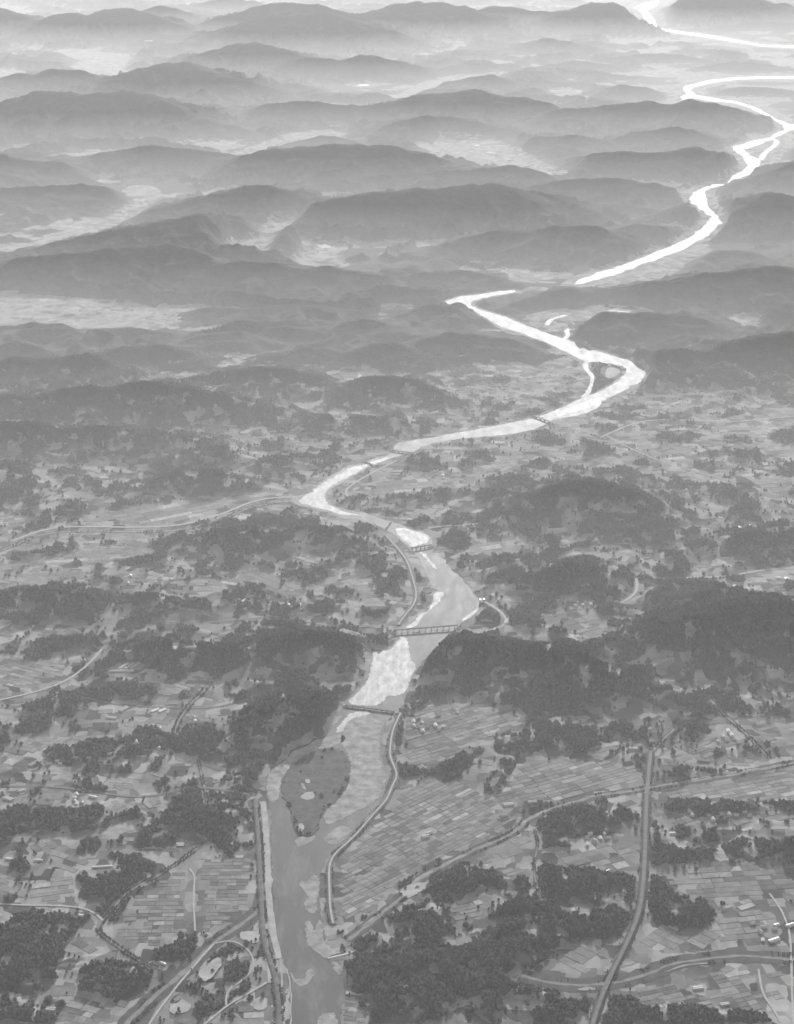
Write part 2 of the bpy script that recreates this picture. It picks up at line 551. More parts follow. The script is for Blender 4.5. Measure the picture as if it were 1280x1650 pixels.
    ([(480, 528), (495, 519), (510, 516), (528, 524)], 540, 'tiny knob behind the low wooded hill in the centre'),
    ([(535, 530), (560, 516), (580, 514), (610, 516), (628, 524)], 562, 'wooded hill just left of the hairpin spur'),
    ([(400, 582), (435, 570), (455, 572), (475, 580)], 592, 'small hill between two pale side valleys'),
    ([(460, 571), (490, 560), (530, 560), (560, 569)], 592, 'low dark hill right of a pale side valley, centre'),
    ([(565, 565), (600, 554), (640, 553), (665, 562)], 600, 'dark low hill behind the white speck of water'),
    ([(265, 616), (320, 605), (370, 597), (425, 591), (460, 592), (510, 602)], 645, 'dark ridge behind the longest dark ridge, running right'),
    ([(-40, 640), (0, 637), (40, 636), (75, 635), (110, 627), (145, 623), (175, 624), (210, 620), (245, 615), (270, 616), (300, 623), (330, 630), (375, 638), (420, 646)], 690, 'longest dark ridge at left'),
    ([(-40, 678), (0, 680), (40, 682), (100, 689), (150, 689), (200, 692), (250, 695), (310, 703)], 742, 'second dark slope below the longest dark ridge'),
    ([(545, 634), (575, 611), (600, 605), (640, 607), (690, 618), (720, 632)], 662, 'dark wooded rise in the centre above the arched bend'),
    ([(160, 734), (200, 725), (240, 722), (275, 733)], 748, 'small low hill among the left side fields'),
    ([(272, 742), (300, 727), (325, 722), (360, 720), (405, 733)], 760, 'low double hill among the left side fields'),
    ([(405, 748), (430, 735), (465, 737), (510, 748)], 764, 'low hill left of the arched bend'),
    ([(245, 774), (290, 759), (330, 759), (385, 770)], 802, 'low wooded hill above the left tributary paddies'),
    ([(-30, 752), (0, 750), (35, 762), (70, 775)], 800, 'low dark hill at the left edge above the tributary'),
    ([(155, 1066), (200, 1049), (240, 1039), (280, 1037), (350, 1040), (400, 1037), (450, 1027), (500, 1020), (540, 1025), (575, 1033), (597, 1054)], 1095, 'long dark wooded ridge left of the long pale bridge'),
    ([(270, 884), (310, 866), (350, 856), (400, 849), (435, 853)], 905, 'dark wooded hill south of the left tributary'),
    ([(455, 856), (500, 847), (550, 853), (590, 863), (612, 874)], 895, 'wooded hill below the sharp left-hand river corner'),
    ([(-30, 962), (0, 956), (30, 950), (75, 950), (125, 957), (165, 970)], 1005, 'dark wooded rise at left below the pale quarry'),
    ([(185, 976), (225, 961), (265, 960), (305, 976)], 1000, 'small dark wooded hill right of the pale quarry'),
    ([(385, 1195), (420, 1158), (455, 1130), (500, 1118), (535, 1122)], 1225, 'dark wooded slope left of the sandy river reach'),
    ([(1065, 1012), (1080, 1001), (1130, 992), (1165, 981), (1205, 972), (1240, 973), (1280, 976), (1330, 980)], 1085, 'largest dark wooded hill at the right edge'),
    ([(672, 1085), (690, 1062), (715, 1046), (755, 1034), (805, 1037), (855, 1040), (905, 1037), (940, 1050)], 1125, 'dark wooded hill on the right bank below the long pale bridge'),
    ([(900, 1095), (930, 1080), (950, 1063), (970, 1070), (995, 1098)], 1150, 'dark wooded spur right of the riverside hill'),
    ([(845, 955), (875, 924), (920, 908), (965, 918), (990, 940)], 975, 'low round wooded hill right of the still pool'),
    ([(1150, 890), (1180, 862), (1215, 858), (1250, 862), (1300, 850)], 905, 'wooded hill at the right edge with pale buildings on top'),
]

# a wooded knoll on the farmland: (centre px, half width px, half depth px, height m, label)
KNOLLS = [
    (740, 1415, 62, 26, 24, 'wooded knoll just below the tributary, right of the river'),
    (690, 1488, 52, 30, 26, 'wooded knoll right of the tributary mouth'),
    (780, 1560, 130, 52, 34, 'largest dark wood at the bottom, right of the river'),
    (670, 1610, 60, 40, 26, 'wood beside the right river bank at the bottom edge'),
    (905, 1428, 72, 30, 26, 'wooded knoll left of the straight highway'),
    (908, 1500, 46, 22, 20, 'wooded knoll above the diagonal paddies'),
    (992, 1484, 22, 22, 16, 'small dark wood touching the highway on its left'),
    (1108, 1480, 46, 20, 20, 'pointed dark wood right of the highway'),
    (815, 1258, 40, 19, 20, 'oval wood above the tributary'),
    (885, 1240, 22, 14, 12, 'small round wood above the tributary'),
    (930, 1322, 50, 24, 18, 'triangular wood below the tributary bend'),
    (832, 1362, 40, 15, 14, 'lens-shaped wood at the tributary bend'),
    (1095, 1376, 66, 14, 13, 'long wood right of the highway, upper one'),
    (1205, 1368, 60, 13, 12, 'long wood near the right edge below the upper paddies'),
    (945, 1632, 60, 24, 20, 'dark wood at the bottom edge left of the highway foot'),
    (1105, 1638, 92, 18, 16, 'dark wood at the bottom edge below the lower stream'),
    (1060, 1452, 26, 26, 18, 'dark wood touching the highway on its right'),
    (1100, 1300, 48, 9, 8, 'thin belt of trees below the right-hand stream'),
    (1190, 1300, 50, 10, 9, 'thin belt of trees near the right edge'),
    (90, 1322, 110, 20, 18, 'long dark wood at the left edge'),
    (325, 1316, 62, 38, 26, 'broad wood left of the river levee'),
    (150, 1425, 42, 22, 18, 'wood between the left-hand fields'),
    (50, 1530, 66, 52, 28, 'large dark wood in the lower left corner'),
    (190, 1582, 60, 28, 20, 'wood below the winding left stream'),
    (213, 1466, 17, 22, 12, 'small wood left of the patchwork paddies'),
    (300, 1519, 25, 18, 13, 'round copse at the foot of the patchwork paddies'),
    (595, 1572, 40, 34, 20, 'round wood on the right bank at the weir'),
    (40, 1634, 54, 16, 16, 'dark wood at the bottom left corner edge'),
    (380, 1560, 42, 44, 5, 'wooded park inside the looping lane'),
    (250, 1352, 36, 14, 14, 'narrow wood left of the broad levee wood'),
    (400, 1212, 44, 48, 9, 'dark wood on the left bank above the levee head'),
    (100, 1215, 30, 16, 12, 'small wood in the left middle fields'),
    (215, 1205, 36, 18, 14, 'wood above the left cross road'),
    (100, 1130, 34, 16, 14, 'oval wood beside the left valley lane'),
    (205, 1115, 44, 16, 14, 'oval wood below the long dark ridge'),
    (60, 1170, 30, 14, 12, 'small oval wood at the far left'),
    (330, 1195, 50, 24, 18, 'wood right of the small dark stream'),
    (780, 1175, 40, 18, 14, 'wood among the fields right of the sandy reach'),
    (900, 1185, 60, 24, 20, 'wood below the riverside hill'),
    (1000, 1180, 34, 14, 12, 'small wood left of the highway head'),
    (1140, 1130, 50, 20, 18, 'wood below the largest right-hand hill'),
    (740, 1220, 26, 12, 10, 'small copse beside the right levee fields'),
    (1090, 1340, 30, 10, 8, 'small belt of trees right of the highway below the stream'),
    (700, 1330, 14, 9, 8, 'tiny copse around the pale farm building'),
    (615, 915, 9, 42, 9, 'narrow strip of trees added to draw a dark smudge left of the still pool'),  # no known wood: trees added to draw a dark, shadow-like smudge
    (585, 1512, 22, 26, 10, 'dark scrub wood at the tributary mouth'),
]

# paddies: (polygon, long axis as two pixels, cell width m, cell length m)
PADDIES = [
    ([(900, 1540), (950, 1515), (1000, 1520), (1020, 1500), (1065, 1495), (1140, 1500), (1185, 1515), (1185, 1535), (1090, 1545), (990, 1577), (920, 1577), (865, 1565)], ((910, 1540), (985, 1577)), 30, 52),
    ([(1025, 1605), (1090, 1580), (1155, 1565), (1280, 1560), (1320, 1600), (1280, 1650), (1205, 1625), (1140, 1620), (1070, 1615)], ((1060, 1600), (1180, 1575)), 20, 38),
    ([(545, 1490), (530, 1440), (530, 1400), (550, 1370), (600, 1325), (640, 1290), (660, 1270), (700, 1250), (760, 1275), (800, 1290), (850, 1290), (840, 1310), (820, 1332), (760, 1358), (680, 1396), (640, 1420), (590, 1462)], ((560, 1440), (640, 1400)), 17, 33),
    ([(220, 1440), (280, 1410), (310, 1395), (400, 1375), (408, 1468), (350, 1505), (320, 1500), (270, 1500), (235, 1540), (200, 1520), (195, 1500)], ((230, 1470), (400, 1468)), 19, 33),
    ([(840, 1232), (930, 1222), (1035, 1237), (1035, 1260), (960, 1272), (900, 1288), (850, 1290), (800, 1290)], ((850, 1280), (960, 1250)), 21, 44),
    ([(1052, 1262), (1170, 1248), (1280, 1218), (1330, 1215), (1330, 1290), (1200, 1288), (1120, 1288), (1060, 1288)], ((1080, 1280), (1250, 1250)), 21, 44),
    ([(130, 850), (160, 822), (250, 812), (350, 800), (400, 790), (470, 798), (400, 815), (360, 830), (290, 847), (200, 850)], ((200, 840), (400, 800)), 40, 80),
    ([(1170, 1480), (1230, 1450), (1280, 1470), (1330, 1500), (1280, 1530), (1200, 1530), (1140, 1495)], ((1160, 1490), (1260, 1480)), 28, 56),
    ([(40, 1455), (70, 1420), (110, 1405), (125, 1430), (120, 1455)], ((40, 1450), (120, 1440)), 26, 56),
    ([(655, 1160), (700, 1130), (760, 1140), (830, 1140), (850, 1160), (760, 1200), (690, 1240), (655, 1230)], ((660, 1200), (800, 1160)), 20, 40),
    ([(760, 1365), (850, 1330), (870, 1345), (870, 1390), (850, 1410), (810, 1400), (780, 1380)], ((770, 1370), (860, 1340)), 40, 70),
    ([(880, 1372), (960, 1362), (1020, 1335), (1030, 1370), (1020, 1410), (960, 1395), (890, 1395)], ((890, 1380), (1010, 1350)), 32, 60),
    ([(1060, 1410), (1180, 1395), (1280, 1400), (1280, 1440), (1180, 1450), (1100, 1440)], ((1070, 1420), (1250, 1410)), 26, 50),
]

# pale open ground (bare valley fields far away)
PALES = [
    ([(80, 82), (140, 84), (200, 88), (196, 105), (180, 130), (160, 124), (128, 113), (140, 98)], 0.85, 'bright'),
    ([(-60, 473), (90, 483), (190, 490), (262, 505), (278, 520), (240, 526), (170, 521), (120, 528), (60, 523), (-60, 532)], 0.75, ''),
    ([(-20, 404), (80, 391), (160, 356), (190, 350), (240, 318), (250, 320), (225, 336), (170, 366), (60, 402), (-20, 418)], 0.5, ''),
    ([(485, 423), (505, 404), (530, 404), (546, 428), (515, 431)], 0.6, ''),
    ([(430, 374), (455, 350), (464, 348), (458, 362), (444, 375)], 0.4, ''),
    ([(375, 406), (400, 388), (428, 384), (417, 416), (395, 412)], 0.4, ''),
    ([(950, 455), (1060, 415), (1115, 395), (1130, 402), (1090, 425), (1060, 445), (1000, 458)], 0.5, ''),
    ([(690, 265), (720, 220), (790, 225), (830, 245), (900, 280), (880, 290), (800, 262), (740, 262)], 0.4, ''),
    ([(30, 945), (40, 918), (62, 914), (65, 925), (100, 940), (60, 949)], 0.8, ''),
    ([(940, 1010), (985, 1012), (1000, 1020), (960, 1028), (930, 1022)], 0.55, ''),
    ([(895, 905), (930, 885), (958, 895), (940, 902)], 0.5, ''),
    ([(965, 1066), (985, 1070), (986, 1090)], 0.55, ''),
    ([(205, 900), (150, 870), (130, 880), (140, 940), (150, 905)], 0.35, ''),
    ([(640, 157), (690, 133), (740, 122), (815, 118), (815, 123), (745, 128), (690, 142), (645, 162)], 0.7, ''),
    ([(380, 250), (440, 228), (500, 219), (540, 217), (540, 220), (440, 236), (385, 254)], 0.5, ''),
]

# ---- the river, reach by reach: left bank going up, right bank going up
REACHES = [
    # from the bottom edge to the low dark bridge
    ([(466, 1700), (467, 1650), (468, 1590), (462, 1560), (449, 1520), (441, 1470), (440, 1400), (437, 1350), (436, 1300), (431, 1285), (428, 1270), (430, 1250), (440, 1236), (464, 1222), (469, 1208), (495, 1199), (505, 1190), (522, 1187), (540, 1170), (553, 1150), (558, 1142)],
     [(545, 1700), (549, 1650), (553, 1612), (557, 1598), (550, 1578), (540, 1560), (530, 1545), (537, 1536), (527, 1520), (522, 1500), (517, 1470), (516, 1430), (516, 1410), (524, 1385), (540, 1368), (557, 1358), (572, 1338), (595, 1312), (612, 1295), (624, 1265), (628, 1250), (618, 1236), (614, 1210), (616, 1185), (622, 1165), (636, 1149)]),
    ([(558, 1142), (553, 1133), (572, 1116), (590, 1098), (594, 1085), (596, 1075), (600, 1058), (598, 1045), (615, 1048), (630, 1044), (637, 1032), (638, 1022)],
     [(636, 1149), (648, 1138), (655, 1122), (662, 1100), (668, 1085), (680, 1068), (693, 1052), (705, 1043), (722, 1037), (727, 1034), (716, 1030), (722, 1022), (735, 1014)]),
    ([(638, 1022), (640, 1014), (655, 1008), (668, 998), (672, 988), (688, 984), (697, 968), (697, 950), (690, 932), (680, 912), (672, 896), (662, 886)],
     [(735, 1014), (745, 1002), (760, 994), (776, 974), (770, 962), (752, 942), (742, 930), (726, 914), (718, 904), (705, 891), (692, 882)]),
    ([(662, 886), (652, 876), (640, 866), (627, 857), (610, 848), (594, 842), (575, 837), (552, 836), (530, 825), (515, 824), (500, 818), (482, 816), (471, 810), (470, 806), (486, 798), (500, 788), (520, 775), (545, 760), (562, 750), (583, 748), (600, 740), (622, 734), (634, 729)],
     [(692, 882), (696, 872), (694, 862), (680, 857), (662, 852), (648, 846), (633, 841), (617, 837), (603, 831), (585, 826), (560, 821), (545, 818), (530, 810), (525, 801), (527, 794), (535, 787), (552, 778), (575, 765), (590, 755), (606, 750), (622, 742), (645, 735), (662, 730)]),
    ([(634, 729), (634, 722), (640, 714), (655, 710), (690, 706), (750, 695), (805, 685), (860, 674), (880, 667), (910, 655), (938, 641), (965, 632), (995, 615), (1008, 602), (1010, 595), (1003, 590), (985, 586), (965, 583), (945, 584), (920, 571), (880, 552), (840, 537), (805, 526), (780, 511), (755, 496), (730, 491), (714, 488)],
     [(662, 730), (680, 722), (700, 713), (750, 706), (825, 700), (862, 692), (880, 684), (893, 675), (920, 672), (945, 666), (963, 658), (970, 648), (985, 640), (1014, 626), (1012, 623), (1030, 618), (1040, 606), (1041, 600), (1034, 588), (1012, 580), (985, 573), (955, 563), (935, 553), (912, 547), (877, 535), (850, 525), (812, 510), (777, 500), (758, 492), (762, 485), (790, 478), (832, 471), (829, 467), (800, 470), (762, 476), (745, 477), (728, 482), (714, 487)]),
    # the far straight reach up to the right edge
    ([(922, 459), (940, 448), (990, 431), (1040, 413), (1085, 395), (1118, 379), (1138, 362), (1146, 350), (1130, 338), (1113, 326), (1111, 318), (1122, 307), (1160, 291), (1193, 278), (1205, 266), (1198, 253), (1182, 242), (1182, 236), (1210, 228), (1240, 221), (1262, 209), (1262, 202), (1246, 193)],
     [(940, 457), (1000, 440), (1060, 417), (1105, 400), (1140, 380), (1163, 359), (1152, 343), (1142, 332), (1141, 322), (1136, 308), (1175, 295), (1208, 281), (1226, 269), (1226, 259), (1208, 249), (1200, 241), (1225, 233), (1255, 220), (1275, 210), (1300, 206), (1300, 200), (1275, 200), (1252, 192)]),
    ([(1246, 193), (1225, 183), (1204, 172), (1180, 166), (1140, 162), (1118, 158), (1098, 161), (1097, 156), (1108, 151), (1100, 143), (1104, 139), (1140, 130), (1190, 124), (1240, 123), (1340, 122)],
     [(1252, 192), (1238, 184), (1218, 173), (1190, 164), (1150, 158), (1122, 153), (1114, 146), (1116, 141), (1150, 133), (1190, 128), (1240, 127), (1300, 126), (1340, 126)]),
    ([(1022, 12), (1040, 5), (1062, 0), (1058, 9), (1042, 17), (1052, 27), (1060, 45), (1100, 51), (1160, 59), (1230, 72), (1340, 76)],
     [(1022, 12), (1030, 16), (1036, 24), (1050, 47), (1095, 54), (1155, 63), (1228, 75), (1340, 80)]),
]
# narrow waters: (polyline, half width m, label)
BROOKS = [
    ([(946, 584), (942, 590), (948, 598), (957, 608), (954, 622), (947, 634), (940, 641)], 15, 'narrow side channel cutting off the wooded island in the bend'),
    ([(882, 524), (884, 518), (895, 512), (912, 508)], 18, 'short bright backwater left of the bend hill'),
    ([(909, 547), (917, 541), (912, 533), (918, 530)], 14, 'tiny creek entering the bend from above'),
    ([(1226, 258), (1232, 246), (1250, 234), (1253, 228), (1246, 224)], 26, 'far side channel at the river fork'),
    ([(778, 968), (790, 974), (806, 985), (816, 995), (817, 1003), (800, 1013), (775, 1018), (735, 1030)], 8, 'small channel looping round the wooded bank by the floodgate'),
    ([(980, 500), (1000, 502), (1016, 503)], 10, 'thin bright ditch on the ridge side above the bend'),
]
PONDS = [
    ([(205, 316), (216, 309), (227, 302), (237, 307), (235, 315), (220, 317)], 'small bright pond in the left stream valley'),
    ([(511, 392), (520, 390), (530, 393), (536, 400), (520, 400), (512, 398)], 'second bright pond below the broad central mountain'),
    ([(577, 601), (583, 604), (582, 610), (579, 613), (577, 607)], 'white speck of water on the central wooded slope'),
    ([(572, 137), (590, 134), (598, 138), (585, 139)], 'bright far water left of the upper centre valley'),
]
# bars of sand and gravel: (polygon, material, label)
BARS = [
    ([(438, 1239), (464, 1224), (471, 1210), (497, 1202), (507, 1193), (524, 1190), (545, 1182), (560, 1190), (545, 1200), (520, 1207), (501, 1217), (481, 1229), (461, 1247), (452, 1261), (451, 1286), (436, 1296), (431, 1277), (431, 1255)], 'sand', 'curved sand strip between the left bank and the wooded islet'),
    ([(560, 1160), (590, 1152), (620, 1160), (612, 1185), (610, 1212), (614, 1237), (624, 1252), (618, 1272), (608, 1288), (590, 1300), (570, 1310), (548, 1322), (525, 1332), (521, 1310), (545, 1291), (562, 1268), (567, 1235), (560, 1210), (546, 1195)], 'sand', 'large pale sandbank right of the wooded islet'),
    ([(520, 1352), (533, 1340), (548, 1330), (570, 1334), (556, 1355), (542, 1361), (525, 1358)], 'sand', 'small pale sandbank against the right levee'),
    ([(478, 1348), (500, 1350), (510, 1344), (503, 1356), (490, 1362), (478, 1367)], 'sand', 'sand tip below the wooded islet'),
    ([(481, 1426), (486, 1419), (496, 1421), (504, 1410), (514, 1412), (515, 1440), (508, 1450), (512, 1465), (506, 1474), (496, 1470), (488, 1455), (499, 1449), (490, 1435)], 'sand', 'ragged gravel bar on the right side of the dark lower reach'),
    ([(491, 1484), (502, 1484), (508, 1505), (512, 1482), (520, 1484), (520, 1512), (530, 1525), (538, 1533), (530, 1546), (510, 1535), (495, 1522), (494, 1505)], 'sand', 'broken gravel bar above the weir'),
    ([(465, 1566), (474, 1572), (478, 1578), (492, 1577), (494, 1564), (502, 1561), (507, 1568), (501, 1580), (490, 1591), (478, 1588), (470, 1576)], 'sand', 'hook-shaped gravel bar in the dark lower reach'),
    ([(535, 1549), (546, 1550), (550, 1574), (541, 1566)], 'sand', 'thin gravel spit below the weir'),
    ([(515, 1634), (530, 1633), (541, 1632), (545, 1655), (540, 1690), (520, 1690), (512, 1650)], 'sand', 'rounded gravel bar at the bottom edge of the river'),
    ([(557, 1134), (574, 1118), (592, 1099), (596, 1085), (598, 1075), (602, 1058), (601, 1048), (618, 1050), (632, 1046), (640, 1034), (642, 1026), (655, 1026), (660, 1045), (662, 1065), (672, 1072), (660, 1095), (655, 1115), (640, 1122), (622, 1120), (618, 1132), (600, 1139)], 'wet', 'broad field of bright gravel shallows between the two bridges'),
    ([(716, 1031), (724, 1028), (730, 1033), (722, 1036), (708, 1042)], 'wet', 'small bright gravel spit below the long pale bridge'),
    ([(645, 1013), (658, 1010), (671, 999), (674, 990), (690, 986), (699, 970), (699, 954), (718, 954), (710, 965), (706, 974), (700, 975), (692, 986), (682, 992), (676, 1003), (666, 1012)], 'wet', 'white gravel fringe along the left side of the still pool'),
    ([(748, 1000), (762, 994), (774, 977), (764, 984), (752, 993), (744, 1000)], 'wet', 'thin gravel edge on the right side of the still pool'),
    ([(634, 853), (650, 850), (664, 855), (680, 859), (692, 864), (690, 874), (678, 878), (664, 882), (655, 874), (642, 862)], 'wet', 'bright gravel flat above the small bridge'),
    ([(676, 889), (682, 890), (695, 903), (706, 919), (698, 914), (686, 901)], 'wet', 'streaky gravel tongue below the small bridge'),
    ([(600, 1150), (575, 1158), (560, 1168), (552, 1180), (540, 1180), (556, 1158), (565, 1148), (590, 1146)], 'wet', 'bright shallows just below the low dark bridge'),
    ([(975, 1553), (1010, 1548), (1030, 1551), (1000, 1558), (985, 1566), (972, 1566)], 'sand', 'pale gravel patch in the lower right stream'),
    ([(930, 1592), (960, 1590), (962, 1595), (935, 1597)], 'sand', 'short gravel patch left of the highway crossing'),
    ([(480, 807), (490, 800), (505, 789), (525, 776), (548, 763), (565, 753), (585, 750), (602, 743), (622, 737), (630, 738), (606, 747), (588, 753), (572, 763), (550, 775), (533, 784), (524, 793), (522, 802), (528, 811), (543, 820), (560, 826), (585, 831), (602, 836), (596, 834), (575, 830), (552, 831), (530, 822), (515, 820), (500, 815), (486, 812)], 'wet', 'streaky pale shallows filling the sharp river corner'),
    ([(925, 655), (945, 647), (975, 638), (964, 651), (938, 661), (914, 667), (897, 672), (906, 662)], 'wet', 'rippled shallows where the side channel rejoins the river'),
]
ISLET = [(453, 1270), (455, 1255), (464, 1240), (480, 1225), (500, 1212), (525, 1206), (545, 1206), (558, 1214), (564, 1232), (563, 1258), (555, 1276), (540, 1292), (524, 1304), (517, 1325), (510, 1342), (496, 1347), (480, 1345), (474, 1330), (469, 1312), (460, 1292)]
BEND_ISLAND = [(953, 586), (968, 586), (985, 589), (1001, 594), (1003, 602), (990, 613), (965, 627), (952, 634), (956, 622), (960, 608), (955, 597)]

# streams with dark scrub banks: (polyline, bank half width m, water half width m, label)
STREAMS = [
    ([(560, 1515), (580, 1500), (610, 1478), (645, 1448), (668, 1424), (690, 1408), (730, 1387), (765, 1370), (810, 1350), (832, 1340), (850, 1320), (880, 1306), (915, 1294), (960, 1283), (1000, 1277), (1040, 1271), (1100, 1261), (1165, 1251), (1215, 1241), (1280, 1229), (1360, 1215)], 20, 6, 'right-hand tributary winding down to the river'),
    ([(840, 1572), (870, 1580), (920, 1588), (980, 1586), (1030, 1575), (1060, 1562), (1090, 1551), (1130, 1545), (1165, 1541), (1220, 1541), (1280, 1545), (1360, 1552)], 32, 5, 'lower right stream with broad dark banks'),
    ([(440, 1455), (412, 1472), (385, 1492), (350, 1515), (318, 1545), (290, 1572), (250, 1605), (205, 1648), (160, 1700)], 27, 7, 'dark lower left stream joining beside the levee'),
    ([(320, 1365), (280, 1395), (240, 1418), (210, 1432), (178, 1468), (155, 1498), (175, 1515), (200, 1532), (230, 1552), (262, 1562)], 9, 3, 'winding narrow stream among the lower left fields'),
    ([(482, 806), (440, 810), (400, 818), (372, 832), (325, 847), (275, 857), (200, 857), (115, 855), (60, 862), (10, 885), (-60, 905)], 15, 7, 'left-hand tributary meeting the river at its sharp corner'),
    ([(340, 1098), (325, 1118), (308, 1132), (290, 1158), (282, 1180)], 13, 3, 'short dark stream below the long dark ridge'),
    ([(320, 1225), (326, 1255), (332, 1280), (334, 1300)], 6, 2, 'short ditch through the broad levee wood'),
    ([(1240, 1222), (1200, 1180), (1165, 1150), (1140, 1120)], 9, 3, 'dark stream in the right middle fields'),
    ([(1085, 1175), (1062, 1200), (1047, 1216)], 9, 3, 'dark stream at the head of the highway'),
    ([(862, 1338), (868, 1360), (858, 1395), (864, 1430), (876, 1450)], 5, 1.6, 'ditch between the knolls left of the highway'),
]
# roads: (polyline, half width m, material, height, label)
ROADS = [
    ([(345, 1521), (322, 1546), (300, 1572), (275, 1602), (250, 1636), (238, 1656)], 3.2, 'road', 'straight pale lane beside the dark lower left stream'),
    ([(347, 1520), (365, 1516), (382, 1518), (400, 1530), (409, 1546), (409, 1558), (400, 1573), (385, 1584), (370, 1594), (364, 1606), (365, 1620)], 2.6, 'road', 'pale lane looping round the wooded park'),
    ([(431, 1583), (400, 1601), (365, 1621), (345, 1638), (325, 1656)], 3.4, 'road', 'pale lane below the looping park lane'),
    ([(-20, 1456), (40, 1459), (90, 1459), (135, 1463), (158, 1474), (166, 1484)], 3.5, 'road', 'curving lane at the far left below the fields'),
    ([(-20, 1268), (70, 1266), (150, 1275), (200, 1284), (250, 1283), (290, 1272), (325, 1268), (370, 1275), (412, 1281)], 5, 'asphalt', 'road crossing the left fields to the levee head'),
    ([(-20, 1132), (30, 1122), (75, 1110), (110, 1096), (142, 1072), (165, 1046)], 5, 'road', 'pale valley lane at left below the small hill'),
    ([(140, 1126), (190, 1136), (260, 1140), (340, 1142), (390, 1130), (430, 1119), (482, 1116), (540, 1130), (558, 1138)], 4.5, 'asphalt', 'road leading to the low dark bridge from the left'),
    ([(1060, 933), (1110, 931), (1165, 930), (1210, 922), (1245, 917), (1320, 914)], 7, 'road', 'pale road near the right edge above the largest dark hill'),
    ([(968, 705), (1010, 686), (1035, 679), (1070, 676), (1130, 678), (1190, 680), (1240, 674), (1320, 668)], 5, 'road', 'pale road right of the shallow river reach'),
    ([(735, 1012), (775, 1008), (830, 1004), (880, 995), (930, 985)], 4, 'asphalt', 'road leaving the long pale bridge on the right'),
    ([(638, 1020), (600, 1021), (560, 1016), (500, 1004), (440, 993), (400, 998), (330, 1004), (250, 1003), (210, 1010)], 4.5, 'asphalt', 'road reaching the long pale bridge from the left'),
    ([(662, 887), (640, 888), (620, 880)], 3.5, 'road', 'short lane left of the small bridge'),
    ([(1240, 1440), (1262, 1470), (1275, 1510), (1276, 1600), (1280, 1660)], 3, 'road', 'straight farm lane near the right edge'),
    ([(1222, 1562), (1228, 1600), (1246, 1626), (1262, 1655)], 3, 'road', 'farm lane through the lower right paddies'),
    ([(305, 1400), (315, 1412), (313, 1430), (312, 1470), (315, 1500)], 2.6, 'road', 'farm lane down the middle of the patchwork paddies'),
    ([(560, 800), (556, 790), (575, 776), (600, 762), (640, 742)], 5, 'road', 'lane inside the sharp river corner'),
    ([(975, 700), (1010, 720), (1060, 742), (1120, 760), (1190, 778)], 3.5, 'road', 'faint road slanting across the right middle fields'),
    ([(840, 815), (800, 838), (760, 846), (710, 848), (690, 852)], 6, 'road', 'lane above the small bridge on the right bank'),
    ([(470, 801), (430, 803), (398, 811), (368, 825), (322, 840), (275, 849), (200, 850), (118, 848), (70, 853), (20, 872)], 7, 'road', 'pale lane along the upper bank of the left-hand tributary'),
    ([(1025, 932), (1028, 945), (1022, 960), (1000, 972)], 6, 'road', 'short curved lane on the right middle slope'),
]
HIGHWAY = [(1049, 1212), (1046, 1240), (1043, 1272), (1041, 1310), (1040, 1360), (1038, 1410), (1034, 1450), (1028, 1480), (1012, 1518), (996, 1550), (980, 1582), (966, 1618), (954, 1655), (945, 1700)]
LEVEES = [
    ([(411, 1288), (414, 1320), (417, 1360), (419, 1400), (421, 1450), (423, 1490), (426, 1520), (434, 1545), (443, 1575), (449, 1610), (450, 1660), (448, 1700)], 11, 3.5, 4.5, 'dark grassy levee along the left bank', None),
    ([(646, 1150), (634, 1175), (630, 1195), (628, 1220), (636, 1238), (641, 1252), (632, 1268), (625, 1288), (612, 1303), (598, 1318), (580, 1340), (560, 1360), (542, 1375), (533, 1388), (530, 1405), (531, 1430), (532, 1465), (537, 1490)], 11, 3.5, 4.5, 'grassy levee along the right bank', 'pale lane on top of the right bank levee'),
]
LEVEES.append(([(622, 864), (640, 884), (657, 905), (666, 935), (672, 958), (668, 975), (655, 990), (642, 1008)], 13, 4.0, 4.5, 'grassy levee along the left bank of the still pool', 'pale lane on the levee beside the still pool'))
BERM = [(424, 1292), (428, 1330), (431, 1370), (432, 1410), (434, 1450), (437, 1485), (444, 1520), (450, 1545)]
BERM2 = [(427, 1490), (428, 1520), (433, 1555), (436, 1584)]
# bridges: (end, end, deck half width m, deck height m, piers, railing kind, label)
BRIDGES = [
    ((634, 1020), (738, 1012), 3.6, 14.0, 11, 'steel', 'long pale bridge crossing the river below the still pool'),
    ((556, 1138), (637, 1149), 4.0, 7.0, 9, 'steel', 'low dark bridge at the head of the sandy reach'),
    ((661, 887), (695, 881), 3.4, 12.0, 5, 'steel', 'small bridge above the still pool'),
    ((861, 672), (895, 685), 7.0, 9.0, 5, 'steel', 'twin-edged bridge slanting over the bright reach, right of centre'),
    ((632, 727), (668, 732), 5.0, 8.0, 5, 'steel', 'dark bridge at the narrow neck above the sharp corner'),
    ((588, 744), (602, 751), 3.5, 6.0, 3, 'steel', 'thin footbridge just below the narrow neck'),
    ((622, 853), (630, 842), 3.5, 6.0, 3, 'steel', 'tiny dark bridge upstream of the bright gravel flat'),
]
